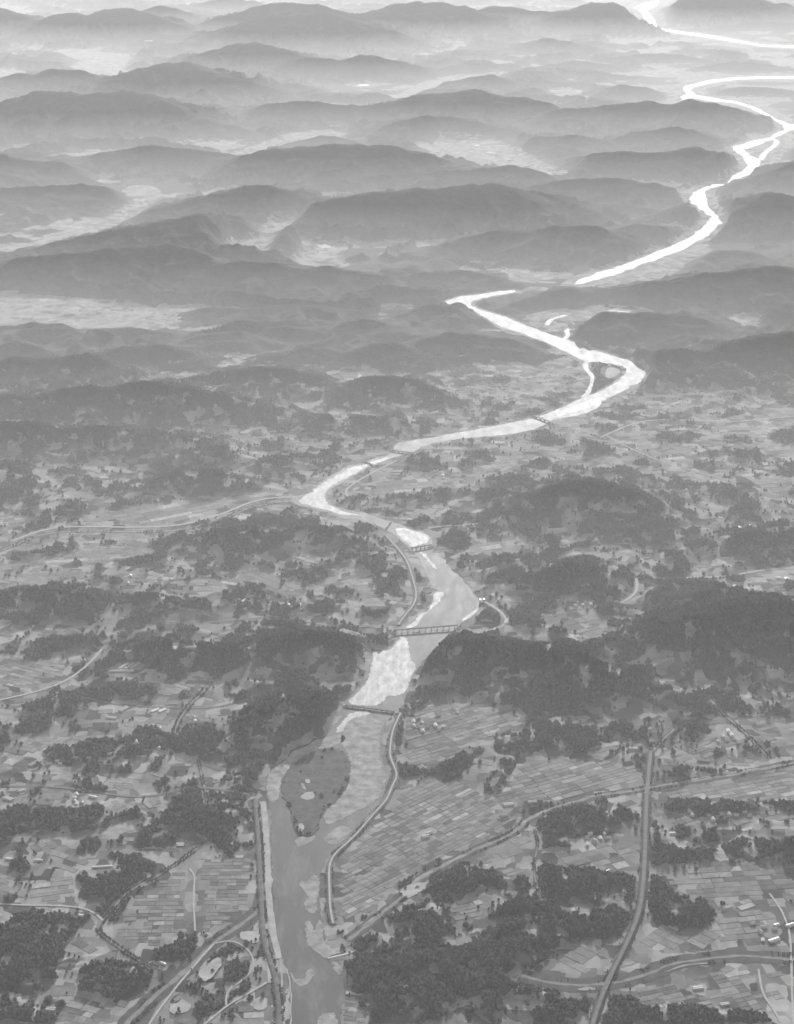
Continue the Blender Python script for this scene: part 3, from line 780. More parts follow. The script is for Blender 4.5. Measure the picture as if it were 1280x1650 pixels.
# pale buildings: (px, py, length m, width m, height m, turn deg, kind, label)
BUILDINGS = [
    (686, 1349, 26, 12, 8, 20, 'shed', 'white-roofed farm shed in the tiny copse right of the levee'),
    (692, 1343, 20, 10, 7, 35, 'shed', 'smaller white shed behind the copse farm shed'),
    (820, 1297, 34, 16, 6, 12, 'green', 'greenhouse among the paddies above the tributary, left one'),
    (858, 1293, 30, 14, 6, 12, 'green', 'greenhouse among the paddies above the tributary, right one'),
    (812, 1314, 24, 12, 6, 15, 'green', 'bright small greenhouse nearest the tributary bend'),
    (1084, 1344, 18, 10, 6, 5, 'shed', 'white shed right of the highway below the stream'),
    (1252, 1491, 16, 9, 5, 25, 'shed', 'white shed near the right edge above the lower stream, upper one'),
    (1274, 1492, 26, 12, 7, 30, 'shed', 'long white shed touching the right edge'),
    (1248, 1516, 34, 13, 7, 28, 'shed', 'long pale shed just above the lower right stream'),
    (980, 1404, 18, 8, 5, 40, 'shed', 'small white shed at the edge of the knoll left of the highway'),
    (1125, 1593, 30, 14, 5, 10, 'green', 'pale greenhouse in the lower right paddies'),
    (1168, 1619, 26, 12, 5, 15, 'green', 'greenhouse at the bottom right above the dark wood'),
    (150, 1285, 28, 10, 6, -25, 'shed', 'bright long shed beside the left cross road'),
    (122, 1302, 20, 11, 6, 10, 'shed', 'round-looking white shed below the left cross road'),
    (14, 1288, 34, 16, 6, -30, 'green', 'pale greenhouse at the far left edge'),
    (35, 1275, 22, 8, 5, 30, 'green', 'thin greenhouse above the far left greenhouse'),
    (260, 1307, 10, 7, 5, 0, 'house', 'tiny bright house at the edge of the broad levee wood'),
    (62, 1387, 26, 9, 5, 0, 'shed', 'pale shed among the dark left woods'),
    (165, 1397, 60, 10, 4, 6, 'green', 'long bright greenhouse below the left dark wood'),
    (15, 1385, 24, 10, 5, -8, 'shed', 'pale shed at the left edge above the corner wood'),
    (130, 1476, 14, 8, 5, -20, 'house', 'white-roofed house beside the curving far left lane'),
    (262, 1553, 22, 8, 5, -35, 'shed', 'narrow white shed beside the winding narrow stream'),
    (82, 1627, 26, 16, 5, -5, 'green', 'pale greenhouse at the bottom left corner'),
    (200, 1143, 18, 40, 6, -35, 'green', 'leftmost slanted greenhouse below the dark oval wood'),
    (250, 1145, 10, 34, 5, -40, 'shed', 'small slanted white shed on the left plain, left of a pair'),
    (262, 1145, 10, 34, 5, -40, 'shed', 'small slanted white shed on the left plain, right of a pair'),
    (180, 1157, 40, 14, 5, -15, 'green', 'flat greenhouse below the slanted greenhouse'),
    (200, 1074, 12, 60, 6, -28, 'green', 'first of three slanted greenhouses below the dark ridge'),
    (209, 1074, 12, 60, 6, -28, 'green', 'second of three slanted greenhouses below the dark ridge'),
    (218, 1074, 12, 60, 6, -28, 'green', 'third of three slanted greenhouses below the dark ridge'),
    (196, 1082, 90, 12, 6, 2, 'shed', 'long white shed in front of the three slanted greenhouses'),
    (350, 1033, 20, 10, 6, 0, 'shed', 'pale shed on the crest side of the long dark ridge'),
    (384, 968, 10, 34, 5, -20, 'green', 'greenhouse standing alone on the slope above the dark ridge, left'),
    (393, 968, 10, 34, 5, -20, 'green', 'greenhouse standing alone on the slope above the dark ridge, right'),
    (415, 893, 14, 12, 10, 0, 'house', 'bright white house in the wood south of the tributary'),
    (168, 771, 40, 22, 9, 8, 'shed', 'bright white building alone in the left middle woods'),
    (424, 706, 44, 14, 7, 0, 'shed', 'white building among the fields left of centre'),
    (715, 857, 14, 14, 16, 0, 'house', 'white round-looking tower right of the gravel flat'),
    (910, 878, 26, 12, 8, 15, 'shed', 'bright shed beside the pale triangle field'),
    (1042, 900, 26, 12, 7, 0, 'shed', 'pale shed on the right middle slope'),
    (1190, 852, 14, 42, 7, -30, 'shed', 'left pale hall on the right edge hilltop'),
    (1207, 850, 14, 46, 7, -30, 'shed', 'right pale hall on the right edge hilltop'),
    (1255, 932, 18, 16, 7, 0, 'house', 'pale block near the right edge road'),
    (1268, 933, 16, 18, 7, 10, 'house', 'second pale block near the right edge road'),
    (1262, 1079, 34, 14, 8, 5, 'shed', 'pale shed near the right edge below the largest hill'),
    (1024, 1103, 16, 12, 9, 0, 'house', 'white house at the foot of the dark spur, left'),
    (1030, 1107, 14, 10, 8, 20, 'house', 'white house at the foot of the dark spur, right'),
    (926, 1166, 14, 10, 7, 0, 'house', 'small bright house below the riverside hill'),
    (1048, 1110, 18, 10, 7, -10, 'house', 'pale house right of the dark spur'),
    (1068, 791, 18, 14, 12, 0, 'house', 'white speck house behind the wide dark hill'),
    (745, 575, 50, 12, 8, 20, 'shed', 'white building on the central slope below the humped hill'),
    (630, 880, 22, 9, 6, 5, 'shed', 'white shed left of the still pool lane'),
    (788, 627, 40, 14, 7, -10, 'shed', 'long white building left of the bend with the side channel'),
    (750, 643, 90, 12, 6, 8, 'shed', 'thin bright hall on the flat left of the shallow reach'),
    (1082, 479, 60, 24, 10, 10, 'shed', 'bright building on the long dark ridge at right'),
]
TOWN = [(692, 252, 'upper'), (700, 249, 'upper'), (706, 246, 'upper'), (760, 224, 'upper'), (772, 222, 'upper'), (768, 236, 'upper'), (788, 247, 'upper'), (795, 248, 'upper'),
        (802, 251, 'upper'), (824, 259, 'upper'), (850, 268, 'upper'), (858, 266, 'upper'), (895, 280, 'saddle'), (902, 284, 'saddle'), (908, 281, 'saddle'), (912, 288, 'saddle'),
        (840, 347, 'lone bright building speck on the slope left of the far river loop'), (800, 437, 'bright building speck behind the hairpin bend, middle of three'),
        (812, 433, 'bright building speck behind the hairpin bend, rightmost of three'), (790, 437, 'bright building speck behind the hairpin bend, leftmost of three'),
        (730, 93, 'bright building speck in the uppermost valley right of centre'), (65, 80, 'bright building speck left of the pale top left valley'),
        (240, 74, 'bright building speck right of the pale top left valley'), (540, 150, 'bright building speck below the blunt-topped soft hill')]
# hamlets: (centre px, spread px, houses, where)
HAMLETS = [
    (690, 1170, 34, 14, 14, 'among the fields right of the sandy reach'), (250, 1192, 30, 12, 10, 'above the left cross road'),
    (115, 1290, 40, 10, 9, 'below the left cross road'), (1150, 1312, 50, 10, 9, 'right of the highway below the tributary'),
    (960, 1350, 40, 12, 8, 'below the triangular wood left of the highway'), (1235, 1500, 26, 12, 6, 'near the long sheds at the right edge'),
    (450, 985, 40, 8, 8, 'along the road above the long dark ridge'), (1180, 955, 60, 8, 11, 'on the right middle slope above the largest dark hill'),
    (940, 975, 50, 10, 10, 'right of the still pool'), (250, 935, 60, 12, 9, 'right of the pale quarry'),
    (720, 765, 50, 10, 10, 'inside the sharp river corner on the right bank'), (1100, 790, 70, 16, 9, 'behind the wide dark hill'),
    (800, 650, 60, 8, 8, 'on the flat left of the shallow reach'), (880, 1480, 30, 8, 5, 'between the knolls above the diagonal paddies'),
    (130, 1225, 40, 10, 8, 'in the left middle fields'), (1180, 1190, 50, 14, 8, 'right of the highway head'), (300, 1165, 24, 8, 6, 'beside the short dark stream'),
]

# ------------------------------------------------------------------ terrain: one height field, cut into the ground and its hills
def spaced_rows(d0, d1):
    d, out = d0, []
    while d < d1:
        out.append(d)
        d += 4.6 * (d / 4100.0) ** 1.34
    return np.array(out)


DR = spaced_rows(3300.0, 46000.0)
UC = np.linspace(-0.30, 0.30, 660)
NR, NC = len(DR), len(UC)
XG = np.outer(DR, UC)
YG = np.repeat(DR[:, None], NC, 1)
FAR = smoothstep(8800, 11500, YG)


def window(x0, x1, y0, y1):
    """row and column range of the grid that covers a world box"""
    r0 = max(0, np.searchsorted(DR, y0) - 1)
    r1 = min(NR, np.searchsorted(DR, y1) + 1)
    if r1 <= r0:
        return None
    ya, yb = DR[r0], DR[r1 - 1]
    ul = min(x0 / ya, x0 / yb)
    ur = max(x1 / ya, x1 / yb)
    c0 = max(0, np.searchsorted(UC, ul) - 1)
    c1 = min(NC, np.searchsorted(UC, ur) + 1)
    if c1 <= c0:
        return None
    return slice(r0, r1), slice(c0, c1)


def seg_dist(X, Y, a, b):
    dx, dy = b[0] - a[0], b[1] - a[1]
    t = np.clip(((X - a[0]) * dx + (Y - a[1]) * dy) / (dx * dx + dy * dy + 1e-9), 0, 1)
    return np.hypot(X - a[0] - t * dx, Y - a[1] - t * dy), t


def inside(X, Y, P):
    r = np.zeros(X.shape, bool)
    n = len(P)
    for i in range(n):
        (x0, y0), (x1, y1) = P[i], P[(i + 1) % n]
        if y0 == y1:
            continue
        c = ((y0 > Y) != (y1 > Y)) & (X < (x1 - x0) * (Y - y0) / (y1 - y0) + x0)
        r ^= c
    return r


# gentle wooded relief everywhere
lam_n, lam_f = 250.0, 1300.0
wx = fbm(XG / 900, YG / 900, 3, 2) * 160
wy = fbm(XG / 900 + 31, YG / 900, 4, 2) * 160
n_near = fbm((XG + wx) / lam_n, (YG + wy) / lam_n, 21, 5, 0.58)
n_far = 0.75 - 1.9 * np.abs(fbm((XG + wx) / 1400.0, (YG + wy) / 1200.0, 41, 5, 0.55)) + 0.35 * fbm(XG / 900, YG / 900, 47, 3)
big = fbm(XG / 2600, YG / 2600, 61, 2)
v_near = n_near + 0.18 * big - 0.02 + 0.07
v_far = n_far + 0.15 * big
Z = (1 - FAR) * 30.0 * smoothstep(0.0, 0.85, v_near) + FAR * 105.0 * smoothstep(0.05, 1.0, v_far)
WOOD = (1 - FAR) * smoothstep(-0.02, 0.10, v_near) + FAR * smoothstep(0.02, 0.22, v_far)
HID = np.full(Z.shape, -1, np.int32)
HBEST = np.zeros(Z.shape)
detail = fbm(XG / 260, YG / 260, 81, 4, 0.55)
gully = 1 - np.abs(fbm((XG + 0.4 * wx) / 480, (YG + 0.4 * wy) / 480, 91, 3, 0.5)) * 2.3


def ridge_world(crest, foot, slope):
    out = []
    for px, py in crest:
        db = row_dist(foot)
        dx, dy, dz = ray(px, py)
        t = -dz / dy
        z = max(6.0, (H - db * t) / (1 + t / slope))
        d = db + z / slope
        out.append((dx / dy * d, d, z))
    return out


for k, (crest, foot, label) in enumerate(HILLS):
    slope = 0.36 if foot < 560 else (0.34 if foot < 800 else 0.33)
    R = ridge_world(crest, foot, slope)
    w = [max(z / slope, 60) for _, _, z in R]
    wm = max(w) * 1.5
    win = window(min(p[0] for p in R) - wm, max(p[0] for p in R) + wm, min(p[1] for p in R) - wm, max(p[1] for p in R) + wm)
    if win is None:
        continue
    X, Y = XG[win], YG[win]
    best = np.zeros(X.shape)
    zmx = max(p[2] for p in R)
    gl = gully[win]
    dt = detail[win]
    for i in range(len(R) - 1):
        d, t = seg_dist(X, Y, R[i], R[i + 1])
        zc = R[i][2] * (1 - t) + R[i + 1][2] * t
        ww = w[i] * (1 - t) + w[i + 1] * t
        q = d / ww
        q = q * (1.0 - 0.42 * gl * smoothstep(0.0, 0.7, q) + 0.14 * dt) * 1.06
        prof = np.clip(1 - np.sqrt(q * q + 0.004) + 0.063, 0, 1) ** 1.18
        best = np.maximum(best, zc * prof)
    best = best * (1 + 0.05 * dt)
    cur = HBEST[win]
    upd = best > np.maximum(cur, 0)
    HBEST[win] = np.maximum(cur, best)
    hh = HID[win]
    hh[upd & (best > 0.10 * zmx)] = k
    HID[win] = hh

NH = len(HILLS)
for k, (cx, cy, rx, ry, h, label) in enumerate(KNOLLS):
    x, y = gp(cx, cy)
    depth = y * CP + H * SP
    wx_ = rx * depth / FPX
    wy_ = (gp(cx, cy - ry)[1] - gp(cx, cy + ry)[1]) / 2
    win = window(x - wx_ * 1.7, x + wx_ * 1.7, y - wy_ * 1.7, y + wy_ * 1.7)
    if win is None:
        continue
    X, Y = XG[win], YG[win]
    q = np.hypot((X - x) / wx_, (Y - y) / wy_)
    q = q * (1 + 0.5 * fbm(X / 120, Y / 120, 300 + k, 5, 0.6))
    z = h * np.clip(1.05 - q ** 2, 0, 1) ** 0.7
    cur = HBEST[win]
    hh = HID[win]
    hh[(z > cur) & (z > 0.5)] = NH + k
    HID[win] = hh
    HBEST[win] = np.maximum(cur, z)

ZH = HBEST
for li, (L_, R_) in enumerate(REACHES + [(pd_[0], []) for pd_ in PONDS]):
    P = world_pts(L_ + R_[::-1])
    fe = 90.0 if min(p[1] for p in P) < 9000 else 1300.0
    xs, ys = [p[0] for p in P], [p[1] for p in P]
    win = window(min(xs) - fe, max(xs) + fe, min(ys) - fe * 1.5, max(ys) + fe)
    if win is None:
        continue
    d = np.full(XG[win].shape, 1e9)
    for i in range(len(P)):
        d = np.minimum(d, seg_dist(XG[win], YG[win], P[i], P[(i + 1) % len(P)])[0])
    Z[win] *= smoothstep(0.3 * fe, fe, d)
edge_n = fbm(XG / 85, YG / 85, 155, 4, 0.6)
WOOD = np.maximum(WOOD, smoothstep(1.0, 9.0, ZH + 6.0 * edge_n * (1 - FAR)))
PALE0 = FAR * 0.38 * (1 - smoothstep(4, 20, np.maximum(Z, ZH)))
# clearings on the near hills' skirts
clear = smoothstep(0.12, 0.30, fbm(XG / 210, YG / 210, 131, 4, 0.6) + 0.25 * smoothstep(28, 6, ZH)) * smoothstep(75, 30, ZH) * (1 - FAR)
small = smoothstep(0.13, 0.30, fbm(XG / 120, YG / 160, 151, 5, 0.62)) * smoothstep(125, 75, ZH) * (1 - FAR)
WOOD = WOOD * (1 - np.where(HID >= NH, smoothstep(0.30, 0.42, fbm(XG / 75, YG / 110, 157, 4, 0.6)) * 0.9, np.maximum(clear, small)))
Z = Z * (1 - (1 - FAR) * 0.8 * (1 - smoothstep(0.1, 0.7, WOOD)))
ZH = ZH * (1 - (1 - FAR) * 0.35 * (1 - smoothstep(0.1, 0.7, WOOD)))
Z = np.maximum(Z * np.where(HID >= NH, 0.5, 1.0), 0) + 0.0
Z = np.maximum(Z, ZH) + 0.2 * np.minimum(Z, ZH) * (1 - FAR)
Z += WOOD * (detail * (7.0 - 3.0 * FAR) + fbm(XG / 70, YG / 70, 141, 2) * 3.0 - 2.0) + FAR * smoothstep(20, 120, ZH) * (fbm(XG / 190, YG / 190, 145, 3, 0.55) * 9.0 - 2.5)
Z = np.maximum(Z, -0.2)
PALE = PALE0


def poly_flat(P, feather, clear_wood=True, pad=0.0, pale=None):
    xs = [p[0] for p in P]
    ys = [p[1] for p in P]
    win = window(min(xs) - feather * 1.2, max(xs) + feather * 1.2, min(ys) - feather * 1.2, max(ys) + feather * 1.2)
    if win is None:
        return
    X, Y = XG[win], YG[win]
    d = np.full(X.shape, 1e9)
    for i in range(len(P)):
        d = np.minimum(d, seg_dist(X, Y, P[i], P[(i + 1) % len(P)])[0])
    d[inside(X, Y, P)] = 0
    m = smoothstep(pad, feather, d)
    if pale is not None:
        edge = np.maximum(feather * 0.5, 25)
        nz = fbm(X / (edge * 1.6), Y / (edge * 1.6), 222, 4, 0.6)
        PALE[win] = np.maximum(PALE[win], pale * smoothstep(-0.35, 0.3, nz + 0.5) * (1 - smoothstep(0, edge, d + edge * 0.8 * (nz + 0.3))))
    Z[win] *= m
    if clear_wood:
        WOOD[win] *= smoothstep(0.0, 0.45, m)


def line_flat(P, half, feather, wood_pad=4.0):
    xs = [p[0] for p in P]
    ys = [p[1] for p in P]
    e = half + feather
    win = window(min(xs) - e, max(xs) + e, min(ys) - e, max(ys) + e)
    if win is None:
        return
    X, Y = XG[win], YG[win]
    d = np.full(X.shape, 1e9)
    for i in range(len(P) - 1):
        d = np.minimum(d, seg_dist(X, Y, P[i], P[i + 1])[0])
    Z[win] *= smoothstep(half, half + feather, d)
    WOOD[win] *= smoothstep(half, half + wood_pad, d)
    BLOCK[win] = np.maximum(BLOCK[win], (d < half + 3).astype(float))


BLOCK = np.zeros(Z.shape)
for poly, v, _ in PALES:
    P = world_pts(poly)
    far = P[0][1] > 9500
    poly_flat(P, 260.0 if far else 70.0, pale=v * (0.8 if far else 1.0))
for poly, _, _, _ in PADDIES:
    poly_flat(world_pts(poly), 45.0)
RIVER_POLYS = []
for li, (L_, R_) in enumerate(REACHES):
    poly = world_pts(L_ + R_[::-1])
    dmin = min(p[1] for p in poly)
    step = 9 if dmin < 6000 else (14 if dmin < 9500 else 40)
    RIVER_POLYS.append(roughen(poly, step * 0.55, step, 400 + li))
    poly_flat(poly, 60.0 if dmin < 9000 else (130.0 if dmin < 14000 else 420.0), pad=14.0 if dmin < 9000 else 60.0)
for pl, hw, lab in BROOKS:
    P = world_pts(pl)
    line_flat(P, hw * 1.6 + 6 + (130 if P[0][1] > 11000 else 0), 200 if P[0][1] > 11000 else 60)
for poly, lab in PONDS:
    P = world_pts(poly)
    poly_flat(P, 220.0, pad=70.0)
for pl, bw_, ww_, lab in STREAMS:
    line_flat(world_pts(chaikin(pl, 1)), bw_ + 4, 45)
for pl, hw, mt, lab in ROADS:
    line_flat(world_pts(chaikin(pl, 1)), hw + 6, 45)
line_flat(world_pts(chaikin(HIGHWAY, 1)), 20, 60)
for pl, w1, w2, hh, lab, lab2 in LEVEES:
    line_flat(world_pts(chaikin(pl, 1)), w1 + 3, 40)
for pl in (BERM, BERM2):
    line_flat(world_pts(chaikin(pl, 1)), 14, 40)
for a, b, *_ in BRIDGES:
    line_flat(world_pts([a, b]), 14, 40)
for bx_, by_, l_, w_, *_ in BUILDINGS:
    x, y = gp(bx_, by_)
    line_flat([(x - 1, y), (x + 1, y)], max(l_, w_) * 0.62 + 4, 35)
poly_flat(world_pts(ISLET), 40.0)
poly_flat(world_pts(BEND_ISLAND), 160.0, pad=30.0)
Z = Z - 0.25 * (Z < 0.01)
HID[Z < 1.2] = -1


def sampler(X, Y):
    u = X / Y
    ci = np.clip((u - UC[0]) / (UC[1] - UC[0]), 0, NC - 1.001)
    ri = np.clip(np.interp(Y, DR, np.arange(NR)), 0, NR - 1.001)
    c0 = ci.astype(int)
    r0 = ri.astype(int)
    fc, fr = ci - c0, ri - r0

    def s(A):
        return (A[r0, c0] * (1 - fc) + A[r0, c0 + 1] * fc) * (1 - fr) + (A[r0 + 1, c0] * (1 - fc) + A[r0 + 1, c0 + 1] * fc) * fr
    return s, np.round(ri).astype(int), np.round(ci).astype(int)


# faces to objects
V = np.stack([XG, YG, Z], -1).reshape(-1, 3)
idx = np.arange(NR * NC).reshape(NR, NC)
FQ = np.stack([idx[:-1, :-1], idx[:-1, 1:], idx[1:, 1:], idx[1:, :-1]], -1).reshape(-1, 4)
hf = HID[:-1, :-1].reshape(-1)
woodf, palef = WOOD.reshape(-1).astype(np.float32), PALE.reshape(-1).astype(np.float32)


def terrain_piece(name, faces):
    used = np.unique(faces)
    remap = np.zeros(NR * NC, np.int32)
    remap[used] = np.arange(len(used))
    me = mesh_np(name, V[used], remap[faces])
    a = me.attributes.new('wood', 'FLOAT', 'POINT')
    a.data.foreach_set('value', woodf[used])
    a = me.attributes.new('pale', 'FLOAT', 'POINT')
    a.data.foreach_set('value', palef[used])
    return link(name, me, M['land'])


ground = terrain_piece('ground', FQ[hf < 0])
tag(ground, 'patchwork farmland and valley floor between the hills', 'ground', kind='structure')
HILL_OBJ = {}
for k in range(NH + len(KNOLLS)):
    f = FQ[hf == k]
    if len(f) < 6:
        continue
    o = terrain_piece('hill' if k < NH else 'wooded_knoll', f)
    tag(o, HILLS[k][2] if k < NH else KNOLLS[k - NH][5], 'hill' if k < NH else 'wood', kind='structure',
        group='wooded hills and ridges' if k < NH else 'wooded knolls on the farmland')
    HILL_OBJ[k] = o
# the plain goes on beyond the modelled hills, to the horizon and to both sides
pl_me = mesh_py('plain', [(-90000, -20000, -5), (90000, -20000, -5), (90000, 150000, -5), (-90000, 150000, -5)], [[0, 1, 2, 3]])
tag(link('plain', pl_me, matte('distant_land', 0.06, 0.2, 1 / 900.0)), 'hazy lowland stretching away to the horizon', 'plain', kind='structure')


# ------------------------------------------------------------------ river, bars, islets, streams
def sheet(name, P, z, mat, skirt=0.0, inset=0.0, parent=None):
    P = [tuple(map(float, p[:2])) for p in P]
    tri = tessellate_polygon([[Vector((x, y, 0)) for x, y in P]])
    Vv = [(x, y, z) for x, y in P]
    F = [list(t) for t in tri]
    for f in F:                                     # upward normals
        a, b, c = (Vv[i] for i in f)
        if (b[0] - a[0]) * (c[1] - a[1]) - (b[1] - a[1]) * (c[0] - a[0]) < 0:
            f.reverse()
    if skirt > 0:
        n = len(P)
        area = sum(P[i][0] * P[(i + 1) % n][1] - P[(i + 1) % n][0] * P[i][1] for i in range(n))
        sg = 1 if area > 0 else -1
        for i in range(n):
            a, b = P[i - 1], P[(i + 1) % n]
            dx, dy = b[0] - a[0], b[1] - a[1]
            L_ = math.hypot(dx, dy) + 1e-6
            Vv.append((P[i][0] + sg * dy / L_ * skirt * 1.2, P[i][1] - sg * dx / L_ * skirt * 1.2, z - skirt))
        for i in range(n):
            j = (i + 1) % n
            F.append([i, n + i, n + j, j] if sg > 0 else [i, j, n + j, n + i])
    return link(name, mesh_py(name, Vv, F), mat, parent)


def ribbon_pts(P, half):
    P = np.array(P)
    T = np.gradient(P, axis=0)
    T /= np.linalg.norm(T, axis=1)[:, None] + 1e-9
    Nn = np.stack([-T[:, 1], T[:, 0]], 1)
    half = np.asarray(half)
    if half.ndim:
        half = half[:, None]
    return P + Nn * half, P - Nn * half


def resample(P, step):
    P = np.array(P)
    s = np.concatenate([[0], np.cumsum(np.linalg.norm(np.diff(P, axis=0), axis=1))])
    n = max(2, int(s[-1] / step) + 1)
    q = np.linspace(0, s[-1], n)
    return np.stack([np.interp(q, s, P[:, 0]), np.interp(q, s, P[:, 1])], 1)


def ribbon(name, pl, half, z, mat, wob=0.0, seed=0, step=14.0, parent=None, var=0.0, taper=False):
    P = resample(world_pts(chaikin(pl, 3)), step)
    if wob:
        P = P + np.stack([fbm(P[:, 0] / 90, P[:, 1] / 90, seed, 2), fbm(P[:, 0] / 90 + 9, P[:, 1] / 90, seed + 3, 2)], 1) * wob
    hw = np.full(len(P), half)
    if var:
        hw = hw * (1 + var * fbm(np.arange(len(P)) * 0.35, np.full(len(P), 2.2), seed + 7, 3))
    if taper:
        hw = hw * np.minimum(1, np.minimum(np.arange(len(P)), np.arange(len(P))[::-1]) / 3.0 + 0.1)
    A, B = ribbon_pts(P, hw)
    n = len(P)
    Vv = np.concatenate([np.column_stack([A, np.full(n, z)]), np.column_stack([B, np.full(n, z)])])
    i = np.arange(n - 1)
    F = np.stack([n + i, n + i + 1, i + 1, i], 1)
    return link(name, mesh_np(name, Vv, F, False), mat, parent)


def bank_ribbon(name, pl, w1, w2, h, mat, parent=None, step=14.0, seed=0, cut=None):
    """an embankment of trapezoid section"""
    P = pl if isinstance(pl, np.ndarray) else resample(world_pts(chaikin(pl, 3)), step)
    wig = 1 + 0.12 * fbm(np.arange(len(P)) * 0.4, np.full(len(P), 4.4), seed + 1, 3)
    rows = [ribbon_pts(P, w1 * wig)[0], ribbon_pts(P, w2)[0], ribbon_pts(P, w2)[1], ribbon_pts(P, w1 * wig)[1]]
    zs = [-0.3, h, h, -0.3]
    n = len(P)
    Vv = np.concatenate([np.column_stack([r, np.full(n, zz)]) for r, zz in zip(rows, zs)])
    F = []
    i = np.arange(n - 1)
    for k in range(3):
        F.append(np.stack([(k + 1) * n + i, (k + 1) * n + i + 1, k * n + i + 1, k * n + i], 1))
    F = np.concatenate(F)
    F = np.concatenate([F, [[0, n, 2 * n, 3 * n], [4 * n - 1, 3 * n - 1, 2 * n - 1, n - 1]]])
    return link(name, mesh_np(name, Vv, F, False), mat, parent)


rv, rf = [], []
for P in RIVER_POLYS:
    P = [tuple(map(float, p)) for p in P]
    tri = tessellate_polygon([[Vector((x, y, 0)) for x, y in P]])
    n0 = len(rv)
    rv += [(x, y, 0.5) for x, y in P]
    for t in tri:
        a, b, c = (P[i] for i in t)
        f = [n0 + i for i in t]
        if (b[0] - a[0]) * (c[1] - a[1]) - (b[1] - a[1]) * (c[0] - a[0]) < 0:
            f.reverse()
        rf.append(f)
tag(link('river', mesh_py('river', rv, rf), M['water']), 'wide winding river running from the bottom edge to the upper right', 'river', kind='structure')
for i, (pl, hw, lab) in enumerate(BROOKS):
    tag(ribbon('river_channel', pl, hw, 0.62, M['water'], 3, 500 + i, var=0.35), lab, 'channel', kind='structure')
for i, (poly, lab) in enumerate(PONDS):
    P = roughen(world_pts(chaikin(poly, 1, True)), 8, 25, 520 + i)
    tag(sheet('pond', P, 0.6, M['water']), lab, 'pond', kind='structure')
for i, (poly, mt, lab) in enumerate(BARS):
    w_ = world_pts(chaikin(poly, 1, True))
    st = 6 if w_[0][1] < 7000 else 9
    P = roughen(w_, st * 0.8, st, 540 + i)
    tag(sheet('gravel_bar', P, 0.95 if mt == 'sand' else 0.8, M[mt], skirt=0.25), lab, 'gravel bar', kind='structure')
islet = sheet('islet', roughen(world_pts(chaikin(ISLET, 2, True)), 7, 7, 601), 2.2, M['island'], skirt=1.7)
tag(islet, 'dark teardrop islet in the sandy reach', 'islet', kind='structure')
for i, poly in enumerate(([(484, 1284), (495, 1276), (507, 1278), (508, 1286), (496, 1290), (486, 1288)], [(484, 1262), (490, 1264), (494, 1274), (490, 1272)],
                          [(480, 1330), (486, 1326), (492, 1334), (484, 1342)], [(492, 1256), (501, 1256), (499, 1263), (493, 1262)])):
    sheet('sand_patch', roughen(world_pts(chaikin(poly, 1, True)), 3, 5, 610 + i), 2.35, M['berm'], parent=islet)
bend = sheet('river_island', roughen(world_pts(chaikin(BEND_ISLAND, 2, True)), 4, 14, 621), 2.6, M['island'], skirt=2.2)
tag(bend, 'dark wooded island inside the river bend with a pale clearing', 'island', kind='structure')
sheet('clearing', roughen(world_pts(chaikin([(976, 597), (982, 592), (990, 593), (1000, 596), (998, 602), (986, 610), (976, 610)], 2, True)), 4, 12, 622), 2.8, M['berm'], parent=bend)

for i, (pl, bw_, ww_, lab) in enumerate(STREAMS):
    b = ribbon('stream', pl, bw_, 0.30, M['scrub'], 3, 640 + i, var=0.22)
    tag(b, lab, 'stream', kind='structure')
    ribbon('stream_water', pl, ww_, 0.55, M['brook'], 5, 660 + i, var=0.6, parent=b)
# dry stretches of pale gravel in the streams
for i, (pl, hw) in enumerate(([[(662, 1430), (668, 1421), (680, 1411), (700, 1402), (735, 1384), (758, 1374)], 6],
                              [[(835, 1334), (843, 1325), (858, 1317), (880, 1306), (895, 1301)], 7],
                              [[(940, 1285), (965, 1280), (985, 1278)], 4], [[(1165, 1248), (1190, 1243), (1225, 1238)], 5],
                              [[(580, 1494), (600, 1482), (622, 1468)], 3.5], [[(1090, 1262), (1120, 1255), (1150, 1250)], 4],
                              [[(1070, 1567), (1095, 1558), (1120, 1553), (1150, 1552)], 4])):
    tag(ribbon('gravel_bed', pl, hw, 0.9, M['sand'], 3, 680 + i, var=0.55, taper=True),
        ['pale gravel bed in the tributary near its mouth', 'pale gravel bed at the tributary bend', 'short gravel bed of the tributary left of the highway',
         'gravel bed of the tributary near the right edge', 'narrow gravel bed beside the tributary mouth', 'gravel bed of the tributary right of the highway',
         'gravel bed in the lower right stream'][i], 'gravel bed', kind='structure')

for i, (pl, w1, w2, h, lab, lab2) in enumerate(LEVEES):
    lv = bank_ribbon('levee', pl, w1, w2, h, M['grass'], seed=700 + i)
    tag(lv, lab, 'levee', kind='structure')
    if lab2:
        tag(ribbon('levee_road', pl, 2.6, h + 0.12, M['road'], step=14.0), lab2, 'road', kind='structure')
tag(ribbon('berm', BERM, 9.5, 1.3, M['berm'], 2, 720, var=0.12), 'long pale strip of dry grass beside the left levee', 'berm', kind='structure')
tag(ribbon('berm', BERM2, 6.0, 1.32, M['berm'], 2, 722, var=0.12), 'short pale strip of dry grass left of the levee foot', 'berm', kind='structure')
tag(ribbon('path', [(452, 1545), (454, 1580), (455, 1620), (453, 1690)], 2.5, 1.3, M['berm'], 2, 724), 'thin pale path along the left bank at the bottom', 'path', kind='structure')
tag(ribbon('path', [(462, 1562), (468, 1590), (470, 1620), (467, 1690)], 2.0, 1.3, M['berm'], 4, 725, var=0.4), 'thin sandy edge of the river at the bottom left bank', 'path', kind='structure')
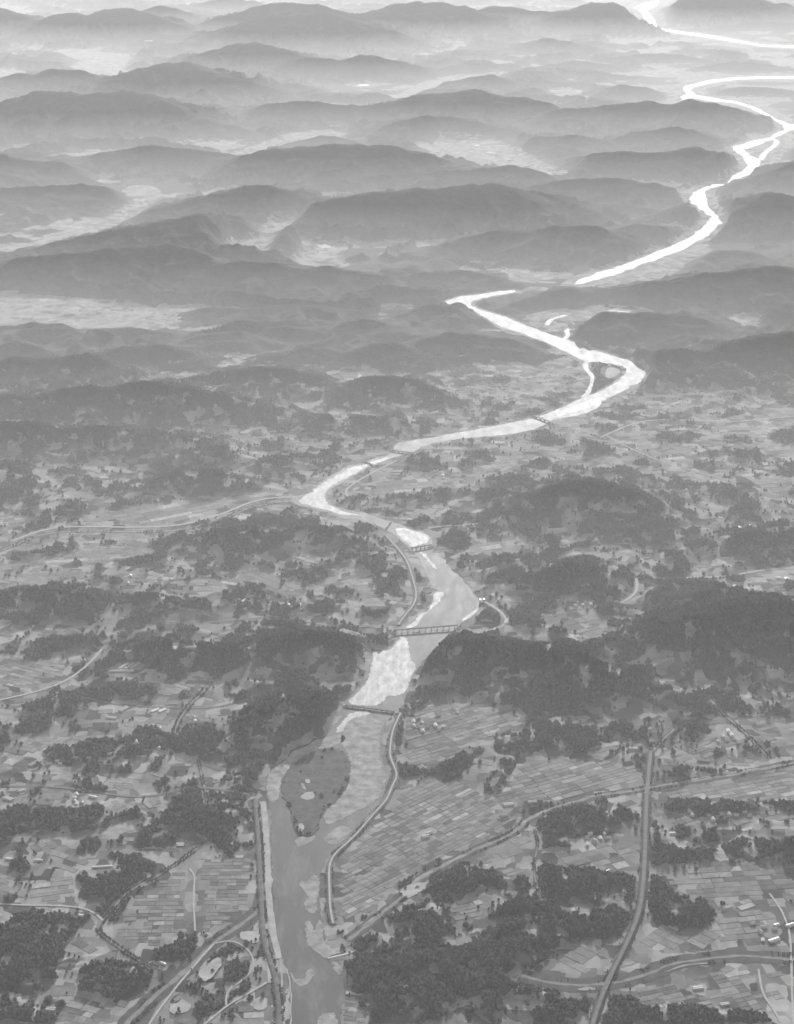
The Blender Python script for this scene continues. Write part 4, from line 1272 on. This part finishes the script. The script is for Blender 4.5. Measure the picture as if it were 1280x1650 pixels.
for i, (poly, z, lab) in enumerate((
        ([(320, 1574), (322, 1567), (334, 1561), (342, 1550), (352, 1544), (360, 1553), (350, 1567), (340, 1581), (328, 1585)], 6.0, 'pale oblong field in the middle of the wooded park'),
        ([(386, 1502), (402, 1500), (412, 1502), (420, 1500), (420, 1518), (405, 1521), (400, 1514), (389, 1515)], 1.1, 'pale yard at the foot of the left levee'),
        ([(272, 1620), (285, 1610), (300, 1612), (309, 1622), (300, 1632), (275, 1634)], 1.1, 'round pale meadow beside the straight lane'),
        ([(405, 1612), (428, 1605), (432, 1620), (422, 1630), (404, 1624)], 1.1, 'pale patch below the looping lane'),
        ([(640, 1430), (690, 1420), (700, 1425), (672, 1440), (655, 1450)], 1.1, 'pale field at the edge of the tributary knoll'))):
    P = roughen(world_pts(chaikin(poly, 1, True)), 3, 7, 730 + i)
    s_, ri, ci = sampler(np.array([p[0] for p in P]), np.array([p[1] for p in P]))
    poly_flat([tuple(p) for p in P], 10)            # keeps trees off it
    tag(sheet('meadow', P, max(z, float(s_(Z).max()) + 0.6), M['berm'], skirt=0.5), lab, 'meadow', kind='structure')

for i, (pl, hw, mt, lab) in enumerate(ROADS):
    tag(ribbon('road', pl, hw, 1.2 + 0.012 * i, M[mt], 1.0, 750 + i), lab, 'road', kind='structure')


# ------------------------------------------------------------------ bridges
def bridge(a, b, half, z, npier, kind, label, cat='bridge', world=False):
    p, q = (a, b) if world else (gp(*a), gp(*b))
    L_ = math.hypot(q[0] - p[0], q[1] - p[1])
    root = bpy.data.objects.new('bridge', None)
    COL.objects.link(root)
    root.location = ((p[0] + q[0]) / 2, (p[1] + q[1]) / 2, 0)
    root.rotation_euler.z = math.atan2(q[1] - p[1], q[0] - p[0])
    tag(root, label, cat, 'bridges')
    deck_m = M['concrete'] if kind == 'concrete' else M['asphalt']
    link('deck', MB().box(-L_ / 2, L_ / 2, -half, half, z - 1.6, z).mesh('deck'), deck_m, root)
    lane = link('roadway', MB().box(-L_ / 2 + 0.2, L_ / 2 - 0.2, -half + 0.9, half - 0.9, z + 0.01, z + 0.12).mesh('roadway'), M['asphalt'] if kind != 'concrete' else M['road'], root)
    for s in (-1, 1):
        m = MB()
        y = s * (half - 0.25)
        m.box(-L_ / 2, L_ / 2, y - 0.2, y + 0.2, z + 1.0, z + 1.35)
        k = max(4, int(L_ / 6))
        for i in range(k + 1):
            x = -L_ / 2 + 0.3 + (L_ - 0.6) * i / k
            m.box(x - 0.22, x + 0.22, y - 0.14, y + 0.14, z + 0.01, z + 1.02)
        link('railing', m.mesh('railing'), M['steel'] if kind == 'steel' else M['concrete'], root)
        g = MB().box(-L_ / 2 + 0.4, L_ / 2 - 0.4, s * half * 0.6 - 0.5, s * half * 0.6 + 0.5, z - 3.4, z - 1.62)
        link('girder', g.mesh('girder'), M['steel'] if kind == 'steel' else M['concrete'], root)
    pm = MB().box(-1.1, 1.1, -half * 0.75, half * 0.75, -1.0, z - 4.2).box(-1.6, 1.6, -half * 0.95, half * 0.95, z - 4.18, z - 3.42).mesh('pier')
    for i in range(npier):
        o = link('pier', pm, M['concrete'], root)
        o.location.x = -L_ / 2 + L_ * (i + 0.5) / npier
    am = MB().hexa([(-9, -half * 1.2, -0.5), (0, -half * 1.2, -0.5), (0, half * 1.2, -0.5), (-9, half * 1.2, -0.5),
                    (-4, -half, z - 1.7), (0, -half, z - 1.7), (0, half, z - 1.7), (-4, half, z - 1.7)]).mesh('abutment')
    for s in (-1, 1):
        o = link('abutment', am, M['concrete'], root)
        o.location.x = s * L_ / 2
        o.rotation_euler.z = 0 if s < 0 else math.pi
    return root


for a, b, half, z, n_, kind, lab in BRIDGES:
    bridge(a, b, half, z, n_, kind, lab)

# the highway on its embankment, with a bridge over each stream
hp = resample(world_pts(chaikin(HIGHWAY, 3)), 10.0)
gaps = [gp(1043, 1271), gp(981, 1585)]
keep = np.ones(len(hp), bool)
ends = []
for g in gaps:
    d = np.hypot(hp[:, 0] - g[0], hp[:, 1] - g[1])
    keep &= d > 36
    sel = np.where(d <= 36)[0]
    ends.append((sel.min() - 1, sel.max() + 1))
runs, cur = [], []
for i, k in enumerate(keep):
    if k:
        cur.append(i)
    elif cur:
        runs.append(cur)
        cur = []
if cur:
    runs.append(cur)
hw_root = None
for r in runs:
    if len(r) < 2:
        continue
    o = bank_ribbon('embankment', hp[r], 14, 7.2, 6.0, M['scrub'], seed=790 + len(r))
    if hw_root is None:
        hw_root = o
        o.name = 'highway'
        tag(o, 'straight raised highway running down the right side to the bottom edge', 'highway', kind='structure')
    else:
        o.parent = hw_root
    A, B = ribbon_pts(hp[r], 5.2)
    n = len(r)
    Vv = np.concatenate([np.column_stack([A, np.full(n, 6.1)]), np.column_stack([B, np.full(n, 6.1)])])
    i = np.arange(n - 1)
    link('carriageway', mesh_np('carriageway', Vv, np.stack([n + i, n + i + 1, i + 1, i], 1), False), M['asphalt'], hw_root)
    for s in (-1, 1):
        m = MB()
        for i in range(len(r) - 1):
            p, q = hp[r[i]], hp[r[i + 1]]
            t = (q - p) / np.linalg.norm(q - p)
            nn = np.array([-t[1], t[0]]) * s
            c = [p + nn * 5.7, q + nn * 5.7, q + nn * 6.0, p + nn * 6.0]
            if s < 0:
                c = [c[3], c[2], c[1], c[0]]
            c = [c[0], c[1], c[2], c[3]]
            m.hexa([(*x, 6.0) for x in c] + [(*x, 7.1) for x in c])
        link('guard_rail', m.mesh('guard_rail'), M['asphalt'], hw_root)
for (i0, i1), lab in zip(ends, ('highway bridge over the right-hand tributary', 'highway bridge over the lower right stream')):
    bridge(tuple(hp[i0]), tuple(hp[i1]), 6.2, 6.2, 3, 'steel', lab, world=True)

# floodgate and weir
fx, fy = gp(777, 972)
fr = bpy.data.objects.new('floodgate', None)
COL.objects.link(fr)
fr.location = (fx, fy, 0)
fr.rotation_euler.z = math.radians(15)
tag(fr, 'white floodgate on the right edge of the still pool', 'floodgate')
for s in (-1, 1):
    o = link('tower', MB().box(-2.5, 2.5, -5, 5, -0.5, 15).box(-3.2, 3.2, -6, 6, 15.02, 18).mesh('tower'), M['roof_pale'], fr)
    o.location.x = s * 8
link('gate_leaf', MB().box(-5.4, 5.4, -0.6, 0.6, 0.2, 7).mesh('gate_leaf'), M['concrete'], fr)
link('walkway', MB().box(-5.4, 5.4, -2, 2, 12, 13).mesh('walkway'), M['concrete'], fr)
wr = bank_ribbon('weir', [(528, 1545), (545, 1541), (562, 1537), (575, 1532), (582, 1524)], 4.5, 2.0, 2.6, M['concrete'])
tag(wr, 'dark-edged weir wall at the mouth of the right-hand tributary', 'weir')
link('apron', ribbon('apron_tmp', [(531, 1548), (548, 1545), (566, 1541)], 3.0, 1.3, M['sand']).data, None, wr)
bpy.data.objects.remove(bpy.data.objects['apron_tmp'])


# ------------------------------------------------------------------ buildings
def building(px, py, L_, W_, h, turn, kind, label, group='pale roofed buildings'):
    x, y = gp(px, py)
    root = bpy.data.objects.new({'shed': 'shed', 'green': 'greenhouse', 'house': 'house'}[kind], None)
    COL.objects.link(root)
    root.location = (x, y, 0)
    root.rotation_euler.z = math.radians(turn)
    tag(root, label, {'shed': 'shed', 'green': 'greenhouse', 'house': 'house'}[kind], group)
    if kind == 'green':
        link('end_wall', MB().box(-L_ / 2 + 0.1, L_ / 2 - 0.1, -W_ / 2 + 0.2, W_ / 2 - 0.2, -0.4, 1.4).mesh('end_wall'), M['wall'], root)
        m = MB()
        if W_ <= L_:
            k = max(1, round(W_ / 7))
            for i in range(k):
                a = -W_ / 2 + W_ * i / k
                m.vault(-L_ / 2, L_ / 2, a + 0.1, a + W_ / k - 0.1, 1.42, h)
        else:
            k = max(1, round(L_ / 7))
            for i in range(k):
                a = -L_ / 2 + L_ * i / k
                mm = MB().vault(-W_ / 2, W_ / 2, a + 0.1, a + L_ / k - 0.1, 1.42, h)
                n0 = len(m.V)
                m.V += [(-p[1], p[0], p[2]) for p in mm.V]
                m.F += [[n0 + j for j in f] for f in mm.F]
        link('film_roof', m.mesh('film_roof'), M['film'], root)
    else:
        link('wall', MB().box(-L_ / 2, L_ / 2, -W_ / 2, W_ / 2, -0.4, h * 0.62).mesh('wall'), M['wall'], root)
        if W_ <= L_:
            m = MB().gable(-L_ / 2 - 0.6, L_ / 2 + 0.6, -W_ / 2 - 0.6, W_ / 2 + 0.6, h * 0.62 + 0.02, h)
        else:
            g = MB().gable(-W_ / 2 - 0.6, W_ / 2 + 0.6, -L_ / 2 - 0.6, L_ / 2 + 0.6, h * 0.62 + 0.02, h)
            m = MB()
            m.V = [(-p[1], p[0], p[2]) for p in g.V]
            m.F = g.F
        link('roof', m.mesh('roof'), M['roof_pale'], root)
    return root


for b in BUILDINGS:
    building(*b)
TOWN_LABEL = {'upper': 'bright building speck scattered through the upper centre town', 'saddle': 'bright building speck clustered at the right foot of the long humped ridge'}
for i, (px, py, lab) in enumerate(TOWN):
    x, y = gp(px, py)
    sc = y / 12000.0
    L_, W_ = random.uniform(25, 55) * sc, random.uniform(12, 20) * sc
    win = window(x - 150, x + 150, y - 150, y + 150)
    s_, ri, ci = sampler(np.array([x]), np.array([y]))
    b = building(px, py, L_, W_, 11, random.uniform(-25, 25), 'shed', TOWN_LABEL.get(lab, lab), 'far bright building specks')
    b.location.z = max(0.0, float(s_(Z)[0]))

HW = MB().box(-5.5, 5.5, -4, 4, -0.6, 4.0).mesh('wall')
HW.materials.append(M['wall'])
HR = []
for m_ in ('roof_grey', 'roof_grey', 'roof_pale'):
    r_ = MB().gable(-6.2, 6.2, -4.8, 4.8, 4.02, 7.2).mesh('roof')
    r_.materials.append(M[m_])
    HR.append(r_)
for hi, (px, py, rx, ry, n_, where) in enumerate(HAMLETS):
    rg = random.Random(3000 + hi)
    placed, tries = [], 0
    while len(placed) < n_ and tries < 400:
        tries += 1
        x, y = gp(px + rg.gauss(0, 0.5) * rx, py + rg.gauss(0, 0.5) * ry)
        s_, ri, ci = sampler(np.array([x]), np.array([y]))
        if float(s_(WOOD)[0]) > 0.4 or float(s_(BLOCK)[0]) > 0.3 or any(math.hypot(x - a, y - b) < 17 for a, b in placed):
            continue
        if any(inside(np.array([x]), np.array([y]), [tuple(p) for p in P])[0] for P in RIVER_POLYS[:5]):
            continue
        placed.append((x, y))
        root = bpy.data.objects.new('house', None)
        COL.objects.link(root)
        root.location = (x, y, float(s_(Z)[0]) + 0.3)
        root.rotation_euler.z = rg.choice((0.2, 1.77)) + rg.uniform(-0.3, 0.3)
        k = rg.uniform(0.9, 1.5)
        root.scale = (k * rg.uniform(0.9, 1.3), k, k)
        tag(root, 'small house in the hamlet ' + where, 'house', 'houses of the hamlet ' + where)
        link('wall', HW, None, root)
        link('roof', rg.choice(HR), None, root)

# ------------------------------------------------------------------ fields
BOX = MB().box(-0.5, 0.5, -0.5, 0.5, -1.0, 0.0)
UNIT = []
for t in range(len(FIELD_MATS)):
    me = BOX.mesh('field')
    me.materials.append(FIELD_MATS[t])
    UNIT.append(me)
parcels = []                                       # x, y, z, angle, length, width, tone
taken = np.zeros((400, 700), bool)


def try_parcels(cx, cy, ang, L_, W_, tone, gap, zmax=5.0):
    cs, sn = np.cos(ang), np.sin(ang)
    zz, ok = None, np.ones(len(cx), bool)
    zs = []
    for a, b in ((0, 0), (.5, .5), (-.5, .5), (.5, -.5), (-.5, -.5), (0, .5), (0, -.5), (.5, 0), (-.5, 0)):
        x = cx + cs * a * L_ - sn * b * W_
        y = cy + sn * a * L_ + cs * b * W_
        ok &= (y > 3350) & (np.abs(x / np.maximum(y, 1)) < 0.28)
        s_, ri, ci = sampler(x, np.clip(y, 3310, 40000))
        zs.append(s_(Z))
        ok &= (s_(WOOD) < 0.34) & (s_(BLOCK) < 0.2)
    zs = np.array(zs)
    ok &= (zs.max(0) - zs.min(0) < 1.6) & (zs.max(0) < zmax)
    return ok, zs.max(0)


def in_river(x, y):
    r = np.zeros(len(x), bool)
    for P in RIVER_POLYS[:5]:
        r |= inside(x, y, [tuple(p) for p in P])
    return r


ZONES = [world_pts(p) for p, _, _, _ in PADDIES]
CLAIM = [np.array(z) for z in ZONES]


def lay(P, axis, W_, L_, seed, excl):
    rg = np.random.default_rng(seed)
    a, b = gp(*axis[0]), gp(*axis[1])
    ang = math.atan2(b[1] - a[1], b[0] - a[0])
    c = np.array(P).mean(0)
    R_ = max(np.hypot(p[0] - c[0], p[1] - c[1]) for p in P)
    out = []
    cs, sn = math.cos(ang), math.sin(ang)
    v, blk, brk = -R_, 0, []
    while v < R_:
        w = W_ * rg.uniform(0.8, 1.2)
        if blk <= 0:
            blk = int(rg.integers(3, 8))
            brk = [-R_ - rg.uniform(0, L_)]
            while brk[-1] < R_:
                brk.append(brk[-1] + L_ * rg.uniform(0.7, 1.35))
            v += 3.0
        blk -= 1
        j = 0
        while j < len(brk) - 1:
            k_ = 2 if (rg.random() < 0.13 and j < len(brk) - 2) else 1
            u, l = brk[j], brk[j + k_] - brk[j]
            if rg.random() > 0.04:
                out.append((c[0] + cs * (u + l / 2) - sn * (v + w / 2), c[1] + sn * (u + l / 2) + cs * (v + w / 2), l - rg.uniform(1.4, 3.0), w - rg.uniform(1.4, 2.6)))
            j += k_
        v += w
    A = np.array(out)
    m = inside(A[:, 0], A[:, 1], P)
    A = A[m]
    ok, z = try_parcels(A[:, 0], A[:, 1], np.full(len(A), ang), A[:, 2], A[:, 3], None, 2)
    ok &= ~in_river(A[:, 0], A[:, 1])
    for i in np.where(ok)[0]:
        parcels.append((A[i, 0], A[i, 1], z[i] + 0.55, ang + rg.normal(0, 0.012), A[i, 2], A[i, 3]))


for i, (poly, axis, W_, L_) in enumerate(PADDIES):
    lay(ZONES[i], axis, W_, L_, 900 + i, [])
# the rest of the farmland: districts with their own direction
seeds = []
for yy in np.arange(3500, 10500, 230):
    for xx in np.arange(-3200, 3200, 230):
        x, y = xx + RNG.uniform(-95, 95), yy + RNG.uniform(-95, 95)
        if abs(x / y) < 0.27:
            seeds.append((x, y))
SD = np.array(seeds)
bx0, by0 = [], []
allp = []
for si, (x, y) in enumerate(seeds):
    rg = np.random.default_rng(5000 + si)
    ang = 0.25 * math.sin(x / 700.0) + rg.normal(0, 0.45)
    W_ = rg.uniform(18, 34) * (1 + max(0, (y - 5500) / 9000))
    L_ = W_ * rg.uniform(1.4, 2.6)
    cs, sn = math.cos(ang), math.sin(ang)
    v = -190.0
    while v < 190:
        w = W_ * rg.uniform(0.7, 1.35)
        u = -190.0 - rg.uniform(0, L_)
        while u < 190:
            l = L_ * rg.uniform(0.55, 1.5)
            allp.append((x + cs * (u + l / 2) - sn * (v + w / 2), y + sn * (u + l / 2) + cs * (v + w / 2), l - 2.5, w - 2.2, ang, si))
            u += l
        v += w
A = np.array(allp)
# nearest district seed by a coarse search
gi = {}
for i, (x, y) in enumerate(seeds):
    gi.setdefault((int(x // 300), int(y // 300)), []).append(i)
own = np.zeros(len(A), bool)
for i in range(len(A)):
    x, y, s = A[i, 0], A[i, 1], int(A[i, 5])
    d0 = (x - SD[s, 0]) ** 2 + (y - SD[s, 1]) ** 2
    good = True
    kx, ky = int(x // 300), int(y // 300)
    for ax in (kx - 1, kx, kx + 1):
        for ay in (ky - 1, ky, ky + 1):
            for j in gi.get((ax, ay), ()):
                if (x - SD[j, 0]) ** 2 + (y - SD[j, 1]) ** 2 < d0 - 1e-6:
                    good = False
                    break
    own[i] = good
A = A[own]
for P in ZONES:
    A = A[~inside(A[:, 0], A[:, 1], P)]
ok, z = try_parcels(A[:, 0], A[:, 1], A[:, 4], A[:, 2], A[:, 3], None, 2, 9.0)
ok &= ~in_river(A[:, 0], A[:, 1])
ok &= (RNG.random(len(A)) < 0.86) & (fbm(A[:, 0] / 90, A[:, 1] / 90, 97, 2) < 0.42)
for i in np.where(ok)[0]:
    parcels.append((A[i, 0], A[i, 1], z[i] + 0.5 + 0.004 * (i % 20), A[i, 4], A[i, 2], A[i, 3]))
PR = np.array(parcels)
tn = fbm(PR[:, 0] / 240, PR[:, 1] / 240, 77, 2) * 1.2 + RNG.normal(0, 1.4, len(PR)) + 2.15
tones = np.clip(np.round(tn), 0, 5).astype(int)
size_px = PR[:, 4] * PR[:, 5] / (PR[:, 1] ** 2 + H * H) ** 1.5
vis = (np.abs(PR[:, 0] / (PR[:, 1] * CP + H * SP)) < 0.212) & (PR[:, 1] > row_dist(1648))
order = np.argsort(-size_px * vis)
for i in order[:300]:
    x, y, z, a, l, w = PR[i]
    o = bpy.data.objects.new('field', UNIT[tones[i]])
    COL.objects.link(o)
    o.parent = ground
    o.location = (x, y, z)
    o.rotation_euler.z = a
    o.scale = (l, w, 0.9)
rest = order[300:]
for t in range(len(FIELD_MATS)):
    sel = rest[tones[rest] == t]
    if not len(sel):
        continue
    x, y, z, a, l, w = PR[sel].T
    cs, sn = np.cos(a), np.sin(a)
    Vv = []
    for dz in (-0.9, 0.0):
        for u, v in ((-.5, -.5), (.5, -.5), (.5, .5), (-.5, .5)):
            Vv.append(np.stack([x + cs * u * l - sn * v * w, y + sn * u * l + cs * v * w, z + dz], 1))
    Vv = np.stack(Vv, 1).reshape(-1, 3)
    base = np.arange(len(sel))[:, None, None] * 8
    F = (base + np.array([[4, 5, 6, 7], [0, 1, 5, 4], [1, 2, 6, 5], [2, 3, 7, 6], [3, 0, 4, 7]])[None]).reshape(-1, 4)
    o = link('field_patchwork', mesh_np('field_patchwork', Vv, F, False), FIELD_MATS[t], ground)
    o['kind'] = 'stuff'


# ------------------------------------------------------------------ trees
def tree_nodes():
    ng = bpy.data.node_groups.new('tree_scatter', 'GeometryNodeTree')
    ng.interface.new_socket('Geometry', in_out='INPUT', socket_type='NodeSocketGeometry')
    ng.interface.new_socket('Geometry', in_out='OUTPUT', socket_type='NodeSocketGeometry')
    gi_ = ng.nodes.new('NodeGroupInput')
    go = ng.nodes.new('NodeGroupOutput')
    L = ng.links.new
    ico = ng.nodes.new('GeometryNodeMeshIcoSphere')
    ico.inputs['Radius'].default_value = 1.0
    ico.inputs['Subdivisions'].default_value = 2
    nz = ng.nodes.new('ShaderNodeTexNoise')
    nz.inputs['Scale'].default_value = 1.7
    nz.inputs['Detail'].default_value = 3
    sub = ng.nodes.new('ShaderNodeVectorMath')
    sub.operation = 'SUBTRACT'
    sub.inputs[1].default_value = (0.5, 0.5, 0.5)
    L(nz.outputs['Color'], sub.inputs[0])
    scl = ng.nodes.new('ShaderNodeVectorMath')
    scl.operation = 'SCALE'
    scl.inputs['Scale'].default_value = 1.1
    L(sub.outputs[0], scl.inputs[0])
    sp = ng.nodes.new('GeometryNodeSetPosition')
    L(ico.outputs['Mesh'], sp.inputs['Geometry'])
    L(scl.outputs[0], sp.inputs['Offset'])
    tr = ng.nodes.new('GeometryNodeTransform')
    tr.inputs['Translation'].default_value = (0, 0, 1.1)
    tr.inputs['Scale'].default_value = (1, 1, 1.15)
    L(sp.outputs[0], tr.inputs['Geometry'])
    cone = ng.nodes.new('GeometryNodeMeshCone')
    cone.inputs['Vertices'].default_value = 6
    cone.inputs['Radius Top'].default_value = 0.05
    cone.inputs['Radius Bottom'].default_value = 0.12
    cone.inputs['Depth'].default_value = 1.3
    join = ng.nodes.new('GeometryNodeJoinGeometry')
    L(tr.outputs[0], join.inputs[0])
    L(cone.outputs['Mesh'], join.inputs[0])
    sm = ng.nodes.new('GeometryNodeSetMaterial')
    sm.inputs['Material'].default_value = M['leaf']
    L(join.outputs[0], sm.inputs['Geometry'])
    m2p = ng.nodes.new('GeometryNodeMeshToPoints')
    L(gi_.outputs[0], m2p.inputs['Mesh'])
    iop = ng.nodes.new('GeometryNodeInstanceOnPoints')
    L(m2p.outputs['Points'], iop.inputs['Points'])
    L(sm.outputs[0], iop.inputs['Instance'])
    rr = ng.nodes.new('FunctionNodeRandomValue')
    rr.data_type = 'FLOAT_VECTOR'
    rr.inputs['Min'].default_value = (-0.15, -0.15, 0)
    rr.inputs['Max'].default_value = (0.15, 0.15, 6.28)
    L(rr.outputs['Value'], iop.inputs['Rotation'])
    at = ng.nodes.new('GeometryNodeInputNamedAttribute')
    at.data_type = 'FLOAT'
    at.inputs['Name'].default_value = 'size'
    L(at.outputs['Attribute'], iop.inputs['Scale'])
    L(iop.outputs[0], go.inputs[0])
    return ng


TREES = tree_nodes()


def scatter(name, P, size, parent=None, label=None):
    me = bpy.data.meshes.new(name)
    P = np.ascontiguousarray(P, np.float32)
    me.vertices.add(len(P))
    me.vertices.foreach_set('co', P.ravel())
    a = me.attributes.new('size', 'FLOAT', 'POINT')
    a.data.foreach_set('value', np.ascontiguousarray(size, np.float32))
    o = link(name, me, M['leaf'], parent)
    md = o.modifiers.new('trees', 'NODES')
    md.node_group = TREES
    o['kind'] = 'stuff'
    if label:
        tag(o, label, 'woodland')
    return o


pts = []
for d0, d1, sp in ((3350, 5000, 7.2), (5000, 6600, 8.4), (6600, 8200, 10.0), (8200, 10600, 12.5)):
    ys = np.arange(d0, d1, sp)
    xm = 0.27 * d1
    xs = np.arange(-xm, xm, sp)
    X, Y = np.meshgrid(xs, ys)
    X = (X + RNG.uniform(-.5, .5, X.shape) * sp).ravel()
    Y = (Y + RNG.uniform(-.5, .5, Y.shape) * sp).ravel()
    m = np.abs(X / Y) < 0.265
    X, Y = X[m], Y[m]
    s_, ri, ci = sampler(X, np.clip(Y, 3310, 40000))
    w = s_(WOOD) + fbm(X / 45, Y / 45, 171, 2) * 0.30
    m = w > 0.52
    # scattered trees and hedgerows in the open land
    hedge = ((np.abs(gnoise(X / 130, Y / 95, 181)) < 0.035) | (fbm(X / 60, Y / 60, 183, 3) > 0.62)) & (w > -0.1) & (s_(BLOCK) < 0.3) & (s_(Z) > -0.24)
    zone = np.any([inside(X, Y, P) for P in ZONES], axis=0)
    m |= ((hedge & (RNG.random(len(X)) < 0.45) & ~zone) & ~in_river(X, Y))
    X, Y, ri, ci = X[m], Y[m], ri[m], ci[m]
    s_, ri, ci = sampler(X, np.clip(Y, 3310, 40000))
    pts.append(np.column_stack([X, Y, s_(Z) - 0.4, sp * (0.36 + 0.46 * RNG.random(len(X)) ** 2) * (1 - 0.75 * smoothstep(6800, 10600, Y)), HID[ri, ci]]))
T = np.concatenate(pts)
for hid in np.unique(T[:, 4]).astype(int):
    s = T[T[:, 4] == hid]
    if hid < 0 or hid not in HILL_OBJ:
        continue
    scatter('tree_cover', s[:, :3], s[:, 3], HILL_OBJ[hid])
s = T[(T[:, 4] < 0)]
scatter('woodland', s[:, :3], s[:, 3], None, 'scattered dark woods and hedges between the farmland fields')
print('trees', len(T), 'parcels', len(PR), 'terrain', NR, NC)

# scrub trees on the islet, on the river island and along the streams and levees
def line_trees(pl, off, sp, size, seed, keepf=0.8):
    rg = np.random.default_rng(seed)
    P = resample(world_pts(chaikin(pl, 3)), sp)
    A_, B_ = ribbon_pts(P, off)
    Q = A_ if off >= 0 else A_
    Q = Q + rg.normal(0, 2.0, Q.shape)
    Q = Q[(rg.random(len(Q)) < keepf) & (gnoise(Q[:, 0] / 70, Q[:, 1] / 70, seed) > (0.05 if keepf < 0.5 else -0.15))]
    return np.column_stack([Q, np.full(len(Q), 0.2)]), size * rg.uniform(0.6, 1.2, len(Q))


ip = np.array(world_pts(ISLET))
c = RNG.uniform(ip.min(0), ip.max(0), (2600, 2))
c = c[inside(c[:, 0], c[:, 1], [tuple(p) for p in ip])]
dd = np.min([seg_dist(c[:, 0], c[:, 1], ip[i], ip[(i + 1) % len(ip)])[0] for i in range(len(ip))], axis=0)
rim = (dd < 14) & (fbm(c[:, 0] / 35, c[:, 1] / 35, 613, 3) > 0.15) & (dd > 3) & ((c[:, 0] > ip[:, 0].mean()) | (c[:, 1] < ip[:, 1].mean() - 40)) | ((dd > 5) & (fbm(c[:, 0] / 45, c[:, 1] / 45, 611, 3) > 0.75))
c = c[rim]
scatter('scrub_trees', np.column_stack([c, np.full(len(c), 2.0)]), RNG.uniform(1.6, 3.2, len(c)), islet)
ip = np.array(world_pts(BEND_ISLAND))
c = RNG.uniform(ip.min(0), ip.max(0), (1200, 2))
c = c[inside(c[:, 0], c[:, 1], [tuple(p) for p in ip])]
clr = np.array(gp(985, 601))
c = c[np.hypot((c[:, 0] - clr[0]), (c[:, 1] - clr[1]) * 0.45) > 62]
scatter('tree_cover', np.column_stack([c, np.full(len(c), 2.4)]), RNG.uniform(3, 5, len(c)), bend)
tl, ts = [], []
for i, (pl, bw_, ww_, lab) in enumerate(STREAMS):
    for off in (-bw_ * 0.75, bw_ * 0.75, -bw_ * 0.5, bw_ * 0.5):
        p, z_ = line_trees(pl, off, 5, 2.1 if bw_ > 8 else 1.7, 1200 + i, 0.45 if bw_ > 14 else 0.7)
        tl.append(p)
        ts.append(z_)
for i, pl in enumerate((LEVEES[0][0], LEVEES[1][0])):
    for off in ((-10, 10, 12) if i == 0 else (-11, 11)):
        p, z_ = line_trees(pl, off, 4, 1.9, 1300 + i, 0.8 if i == 0 else 0.6)
        tl.append(p)
        ts.append(z_)
for off in (-14, 14):
    p, z_ = line_trees(HIGHWAY, off, 6, 1.9, 1320, 0.6)
    tl.append(p)
    ts.append(z_)
P = np.concatenate(tl)
S = np.concatenate(ts)
s_, ri, ci = sampler(P[:, 0], np.clip(P[:, 1], 3310, 40000))
mk = ~in_river(P[:, 0], P[:, 1])
scatter('bankside_trees', P[mk], S[mk], None, 'rows of dark scrub trees along the streams, levees and highway')

# ------------------------------------------------------------------ haze
def volume_box(name, x0, x1, y0, y1, z0, z1, density, g, label):
    m = bpy.data.materials.new(name)
    m.use_nodes = True
    nt = m.node_tree
    nt.nodes.remove(nt.nodes['Principled BSDF'])
    pv = nt.nodes.new('ShaderNodeVolumePrincipled')
    pv.inputs['Color'].default_value = (0.96, 0.96, 0.96, 1)
    pv.inputs['Density'].default_value = density
    pv.inputs['Anisotropy'].default_value = g
    nt.links.new(pv.outputs[0], nt.nodes['Material Output'].inputs['Volume'])
    o = link(name, MB().box(x0, x1, y0, y1, z0, z1).mesh(name), m)
    tag(o, label, 'haze', kind='stuff')
    return o


volume_box('haze', -95000, 95000, -25000, 155000, -7, 3150, HAZE_DENSITY, HAZE_G, 'pale haze filling the air above the whole valley')


def mist_wedge():
    """low mist lying in the valleys: it begins as a thin film and deepens with distance"""
    prof = [(4200, 0.5), (6000, 75), (8000, 135), (11000, 160), (20000, 180), (32000, 225), (60000, 290), (140000, 290)]
    n = len(prof)
    Vv = []
    for s in (-1, 1):
        Vv += [(s * 80000, y, z) for y, z in prof] + [(s * 80000, y, -6) for y, z in prof]
    F = []
    for i in range(n - 1):
        F.append([i, i + 1, 2 * n + i + 1, 2 * n + i][::-1])
        F.append([n + i, 2 * n + n + i, 2 * n + n + i + 1, n + i + 1][::-1])
        F.append([i, n + i, n + i + 1, i + 1][::-1])
        F.append([2 * n + i, 2 * n + i + 1, 3 * n + i + 1, 3 * n + i][::-1])
    F.append([0, 2 * n, 3 * n, n][::-1])
    F.append([n - 1, 2 * n - 1, 4 * n - 1, 3 * n - 1][::-1])
    o = volume_box('valley_mist', 0, 1, 0, 1, 0, 1, MIST_DENSITY, MIST_G, 'pale mist lying low in the far valleys')
    o.data = mesh_py('valley_mist', Vv, F)
    o.data.materials.append(bpy.data.materials['valley_mist'])


mist_wedge()
